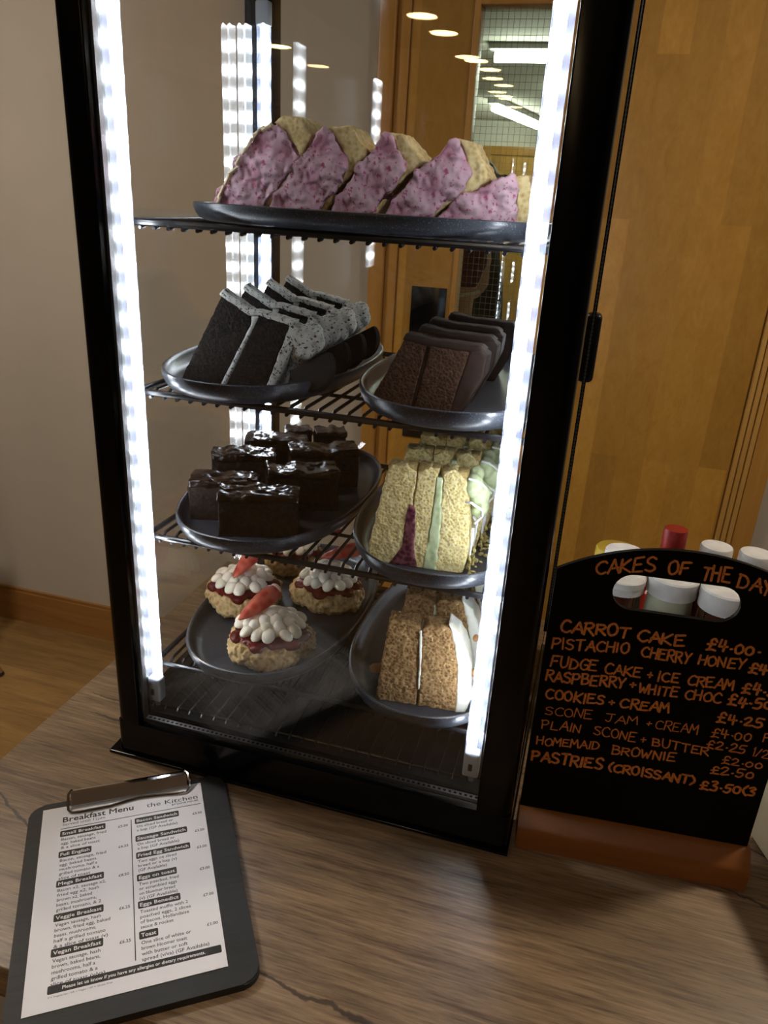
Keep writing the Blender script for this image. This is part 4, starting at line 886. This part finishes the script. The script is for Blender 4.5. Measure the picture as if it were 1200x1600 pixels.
for a in (('CAKES',.0315,.2935,.0785,.3025,.0125,.0011),('OF',.0885,.3020,.1050,.3035,.0120,.0011),('THE',.1150,.3015,.1370,.3005,.0122,.0011),('DAY',.1430,.2985,.1710,.2945,.0122,.0011),
          ('CARROT',.0115,.2335,.0680,.2375,.0108,.0012),('CAKE',.0755,.2355,.1140,.2375,.0108,.0012),('£4.00.',.1320,.2365,.1745,.2385,.0108,.0012),
          ('PISTACHIO',.0060,.2165,.0710,.2220,.0098,.0010),('CHERRY',.0815,.2210,.1225,.2205,.0098,.0010),('HONEY',.1280,.2215,.1660,.2235,.0092,.0010),('£4.50',.1690,.2205,.2040,.2215,.0105,.0012),
          ('FUDGE',.0075,.1970,.0475,.2000,.0105,.0010),('CAKE',.0545,.1985,.0850,.2000,.0100,.0010),('+',.0895,.2000,.0950,.2000,.0090,.0010),('ICE',.0990,.1995,.1165,.2005,.0092,.0010),('CREAM',.1235,.2000,.1610,.2015,.0095,.0010),('£4.50',.1680,.2005,.2040,.2015,.0102,.0012),
          ('RASPBERRY',.0050,.1815,.0740,.1865,.0105,.0011),('+',.0770,.1875,.0835,.1875,.0085,.0010),('WHITE',.0855,.1850,.1185,.1860,.0092,.0010),('CHOC',.1240,.1860,.1540,.1870,.0092,.0010),('£4.50',.1595,.1860,.1960,.1880,.0105,.0012),
          ('COOKIES',.0080,.1635,.0590,.1660,.0100,.0011),('+',.0630,.1660,.0695,.1660,.0085,.0010),('CREAM',.0730,.1665,.1145,.1690,.0095,.0011),('£4.25',.1550,.1670,.1930,.1690,.0100,.0011),
          ('SCONE',.0095,.1465,.0515,.1490,.0092,.0006),('JAM',.0625,.1487,.0910,.1510,.0092,.0006),('+',.0975,.1510,.1035,.1515,.0085,.0006),('CREAM',.1060,.1500,.1420,.1515,.0092,.0006),('£4.00',.1535,.1505,.1870,.1530,.0098,.0008),('F',.1960,.1545,.2020,.1545,.0085,.0007),
          ('PLAIN',.0085,.1300,.0435,.1325,.0095,.0007),('SCONE',.0545,.1330,.0925,.1325,.0095,.0007),('+',.0960,.1320,.1020,.1325,.0085,.0007),('BUTTER',.1065,.1322,.1560,.1300,.0085,.0008),('£2.25',.1515,.1385,.1855,.1395,.0090,.0008),('1/2',.1895,.1385,.2050,.1375,.0085,.0006),
          ('HOMEMAID',.0060,.1115,.0625,.1170,.0085,.0008),('BROWNIE',.0735,.1155,.1295,.1180,.0090,.0009),('£2.00',.1680,.1250,.2025,.1265,.0080,.0008),
          ('PASTRIES',.0040,.0930,.0690,.0955,.0112,.0013),('(CROISSANT)',.0740,.0955,.1500,.0968,.0092,.0012),('£2.50',.1605,.1120,.1975,.1145,.0088,.0009),('£3.50(3',.1560,.0930,.2030,.0963,.0100,.0012)):
    hand(*a)

# ================================================================ SAUCES BEHIND THE BOARD
MAT['lid_white'] = plain('white ribbed lid', (0.72, 0.71, 0.69), 0.4)
MAT['brown_sauce'] = plain('brown sauce in a clear bottle', (0.060, 0.014, 0.009), 0.12, coat=0.6)
MAT['pale_sauce'] = plain('pale green sauce in a clear bottle', (0.46, 0.47, 0.33), 0.2, coat=0.5)
MAT['red_cap'] = plain('red plastic cap', (0.26, 0.012, 0.010), 0.3)
MAT['red_sauce'] = plain('red sauce in a clear bottle', (0.30, 0.012, 0.008), 0.15, coat=0.5)
MAT['mustard'] = plain('mustard yellow plastic', (0.38, 0.26, 0.03), 0.3)
MAT['cream_cap'] = plain('cream lid top', (0.74, 0.66, 0.50), 0.5)
def lidded(x, y, r, top, body, lidmat, lid_h, label, cat='bottle', name='sauce_bottle', neck=1.0):
    t_ = thing(name, label, cat, (x, y, 0.0), 0, 'sauces behind the blackboard')
    bm = bmesh.new(); h = top-lid_h
    add_lathe(bm, [(r*0.90, 0.0), (r*0.97, 0.004), (r*0.97, h*0.80), (r*neck*0.93, h*0.93), (r*neck*0.90, h)], seg=36); link('bottle_body', bm, body, t_)
    bm = bmesh.new(); n = 72; rings = []
    for k, (q, z) in enumerate(((1.0, h), (1.0, h+lid_h*0.45), (1.02, h+lid_h*0.50), (1.02, h+lid_h*0.92), (0.96, top), (0.0001, top))):
        rings.append([bm.verts.new((r*neck*q*(1-(0.012 if (k < 2 and j % 2) else 0))*math.cos(2*PI*j/n), r*neck*q*(1-(0.012 if (k < 2 and j % 2) else 0))*math.sin(2*PI*j/n), z)) for j in range(n)])
    for A, B in zip(rings, rings[1:]):
        for j in range(n): bm.faces.new((A[j], A[(j+1) % n], B[(j+1) % n], B[j]))
    link('lid', bm, lidmat, t_); return t_
lidded(0.5060, 0.250, 0.0262, 0.1975, MAT['brown_sauce'], MAT['lid_white'], 0.017, 'brown sauce bottle with a white lid at the left of the board handle hole')
lidded(0.5615, 0.256, 0.0270, 0.2040, MAT['pale_sauce'], MAT['lid_white'], 0.022, 'pale green sauce bottle with a white lid in the middle of the board handle hole')
lidded(0.6145, 0.240, 0.0262, 0.2060, MAT['brown_sauce'], MAT['lid_white'], 0.024, 'dark red sauce bottle with a white lid at the right of the board handle hole')
lidded(0.5655, 0.350, 0.0300, 0.2235, MAT['red_sauce'], MAT['red_cap'], 0.050, 'red capped sauce bottle rising above the blackboard', neck=0.47)
lidded(0.6150, 0.350, 0.0185, 0.2095, MAT['brown_sauce'], MAT['lid_white'], 0.030, 'white topped bottle above the word DAY on the board')
lidded(0.6600, 0.350, 0.0190, 0.2085, MAT['brown_sauce'], MAT['lid_white'], 0.030, 'white topped bottle at the frame edge above the board corner')
lidded(0.5090, 0.308, 0.0230, 0.2020, MAT['pale_sauce'], MAT['lid_white'], 0.020, 'white domed lid peeping over the left of the board, beside the fridge')
lidded(0.5040, 0.366, 0.0270, 0.1790, MAT['mustard'], MAT['mustard'], 0.030, 'mustard yellow bottle behind the white lid peeping over the board')

# ================================================================ CREAM CASE AT THE RIGHT
MAT['cream_plastic'] = plain('cream plastic', (0.74, 0.63, 0.39), 0.45, namt=0.03)
pc_ = thing('plastic_case', 'cream plastic appliance at the right frame edge beside the board base', 'appliance', (0.6585, 0.102, 0.0), math.radians(-70.5))
link('lower_shell', box_bm(0.0, 0.16, 0.0, 0.20, 0.006, 0.085, 0.006), MAT['cream_plastic'], pc_)
link('upper_shell', box_bm(0.004, 0.156, 0.004, 0.196, 0.086, 0.125, 0.008), MAT['grey_panel'], pc_)
for x in (0.02, 0.14):
    for y in (0.02, 0.18):
        bm = bmesh.new(); add_lathe(bm, [(0.008, 0), (0.008, 0.007)], (x, y, 0), 14); link('rubber_foot', bm, MAT['rubber'], pc_)

# ================================================================ CHAIR AT THE LEFT EDGE
ch = thing('wooden_chair', 'wooden chair on the floor, one leg tip entering at the left edge', 'chair', (-1.560, 0.852, FLOOR_Z), math.radians(10))
link('seat', box_bm(-0.21, 0.21, -0.20, 0.21, 0.43, 0.455, 0.010), MAT['chair_wood'], ch)
for sx, sy in ((-1,-1), (1,-1), (-1,1), (1,1)):
    bm = bmesh.new(); add_tube(bm, [(sx*0.350, sy*0.175, 0.008), (sx*0.16, sy*0.15, 0.432)], [0.014, 0.019], 12); l_ = link('leg', bm, MAT['chair_wood'], ch)
    bm = bmesh.new(); add_tube(bm, [(sx*0.3515, sy*0.175, 0.0), (sx*0.348, sy*0.175, 0.010)], [0.0145, 0.0150], 12); link('foot_cap', bm, MAT['rubber'], l_)
bm = bmesh.new()
add_box(bm, -0.19, 0.19, 0.185, 0.205, 0.66, 0.80, 0.008); link('backrest', bm, MAT['chair_wood'], ch)
for sx in (-1, 1):
    bm = bmesh.new(); add_tube(bm, [(sx*0.165, 0.190, 0.44), (sx*0.170, 0.195, 0.79)], 0.013, 10); link('back_post', bm, MAT['chair_wood'], ch)

# ================================================================ PERSON BEYOND THE DOOR
MAT['skin'] = plain('skin', (0.56, 0.33, 0.23), 0.5, nscale=30, namt=0.06, sss=0.15)
MAT['maroon'] = plain('maroon cotton', (0.10, 0.010, 0.018), 0.85, nscale=60, namt=0.12)
MAT['black_cloth'] = plain('black cotton', (0.014, 0.014, 0.015), 0.85, nscale=60, namt=0.15)
MAT['hair'] = plain('dark hair', (0.03, 0.018, 0.010), 0.5, nscale=200, namt=0.4)
MAT['trim_white'] = plain('white cuff trim', (0.7, 0.68, 0.62), 0.7)
pr = thing('person', 'person in maroon short sleeves and black clothes beyond the wired glass', 'person', (0.0, 2.20, FLOOR_Z), 0)
def skin_mesh(name, verts, edges, mat, parent, root=0, sub=2):
    me = bpy.data.meshes.new(name); me.from_pydata([v[0] for v in verts], edges, []); o = bpy.data.objects.new(name, me); C.objects.link(o)
    o.modifiers.new('skin', 'SKIN')
    for i, v in enumerate(verts):
        r = v[1]; sv = me.skin_vertices[0].data[i]; sv.radius = r if isinstance(r, tuple) else (r, r); sv.use_root = (i == root)
    s = o.modifiers.new('sub', 'SUBSURF'); s.levels = sub; s.render_levels = sub
    me.materials.append(mat); bake(o); o.parent = parent; return o
# facing -x, near side is -y
V, E = [], []
def jv(p, r, to=None):
    V.append((p, r)); i = len(V)-1
    if to is not None: E.append((to, i))
    return i
pel = jv((0.0, 0, 0.92), (0.12, 0.10)); sp1 = jv((-0.005, 0, 1.05), (0.115, 0.088), pel); sp2 = jv((-0.012, 0, 1.18), (0.125, 0.095), sp1); chs = jv((-0.030, 0, 1.30), (0.11, 0.085), sp2)
nk = jv((-0.055, 0, 1.385), 0.050, chs); hb = jv((-0.085, 0, 1.45), (0.070, 0.078), nk); hm = jv((-0.090, 0, 1.53), (0.072, 0.088), hb); ht = jv((-0.080, 0, 1.590), (0.052, 0.062), hm)
ns = jv((-0.186, 0, 1.49), 0.010, hm)
def hand_chain(w, side):
    palm = jv((w[0]-0.012, w[1], w[2]-0.05), (0.020, 0.030), None); E.append((V_w, palm))
    for k, (dx, L) in enumerate(((-0.028, .060), (-0.010, .070), (0.008, .066), (0.024, .052))):
        a = jv((w[0]-0.012+dx, w[1], w[2]-0.090), 0.0085, palm); b = jv((w[0]-0.016+dx, w[1]+0.006*side, w[2]-0.090-L*0.5), 0.0080, a); jv((w[0]-0.026+dx, w[1]+0.012*side, w[2]-0.090-L), 0.0070, b)
    a = jv((w[0]-0.045, w[1]+0.008*side, w[2]-0.055), 0.010, palm); jv((w[0]-0.058, w[1]+0.010*side, w[2]-0.085), 0.0085, a)
for s_ in (-1, 1):
    sh = jv((-0.020, s_*0.150, 1.315), 0.060, chs); up = jv((-0.028, s_*0.195, 1.19), 0.046, sh); el = jv((-0.020, s_*0.205, 1.04), 0.040, up); fo = jv((-0.055, s_*0.200, 0.92), 0.038, el); V_w = jv((-0.085, s_*0.190, 0.80), (0.024, 0.030), fo)
    hand_chain((-0.085, s_*0.190, 0.80), -s_)
    hp = jv((0.0, s_*0.095, 0.86), 0.105, pel); kn = jv((-0.015, s_*0.095, 0.48), 0.062, hp); cf = jv((0.005, s_*0.095, 0.34), 0.058, kn); an = jv((0.01, s_*0.095, 0.08), 0.040, cf); jv((-0.12, s_*0.100, 0.035), (0.034, 0.042), an)
skin_mesh('body', V, E, MAT['skin'], pr)
skin_mesh('black_tabard', [((0.004, 0, 0.84), (0.150, 0.150)), ((0.000, 0, 0.95), (0.142, 0.128)), ((-0.005, 0, 1.07), (0.130, 0.105)), ((-0.010, 0, 1.20), (0.138, 0.108)), ((-0.025, 0, 1.31), (0.118, 0.098)), ((-0.045, 0, 1.355), (0.075, 0.066))], [(0,1),(1,2),(2,3),(3,4),(4,5)], MAT['black_cloth'], pr)
for s_ in (-1, 1):
    slv = skin_mesh('sleeve', [((-0.020, s_*0.110, 1.325), 0.070), ((-0.022, s_*0.158, 1.315), 0.070), ((-0.026, s_*0.190, 1.268), 0.060), ((-0.028, s_*0.197, 1.215), 0.056)], [(0,1),(1,2),(2,3)], MAT['maroon'], pr)
    bm = bmesh.new(); add_tube(bm, [(-0.028+0.058*math.cos(2*PI*k/20), s_*0.197+0.058*math.sin(2*PI*k/20), 1.205+0.012*math.cos(2*PI*k/20)) for k in range(20)], 0.005, 6, closed=True); link('cuff_trim', bm, MAT['trim_white'], slv)
    skin_mesh('trouser_leg', [((0.0, s_*0.092, 0.88), 0.120), ((-0.012, s_*0.095, 0.48), 0.080), ((0.005, s_*0.095, 0.10), 0.070)], [(0,1),(1,2)], MAT['black_cloth'], pr)
    skin_mesh('shoe', [((0.035, s_*0.095, 0.04), (0.040, 0.042)), ((-0.05, s_*0.098, 0.038), (0.038, 0.044)), ((-0.15, s_*0.100, 0.030), (0.028, 0.040))], [(0,1),(1,2)], MAT['black_cloth'], pr)
bm = bmesh.new(); add_blob(bm, (-0.062, 0, 1.555), (0.098, 0.090, 0.085), (0, 0.3, 0), 20); add_blob(bm, (0.01, 0, 1.50), (0.055, 0.072, 0.085), (0,0,0), 18); add_blob(bm, (0.045, 0, 1.545), (0.038, 0.036, 0.036), (0,0,0), 14)
o = link('hair', bm, MAT['hair'], pr, smooth=0); lumpy(o, 0.006, 0.008, 0.02, smooth=2)
for s_ in (-1, 1):
    bm = bmesh.new(); add_blob(bm, (-0.152, s_*0.032, 1.515), (0.010, 0.013, 0.008), (0,0,0), 12); link('eye', bm, MAT['black_cloth'], pr)
bm = bmesh.new(); add_blob(bm, (-0.146, 0, 1.440), (0.012, 0.022, 0.006), (0,0,0), 12); link('mouth', bm, plain('lips', (0.42, 0.14, 0.12), 0.5), pr)
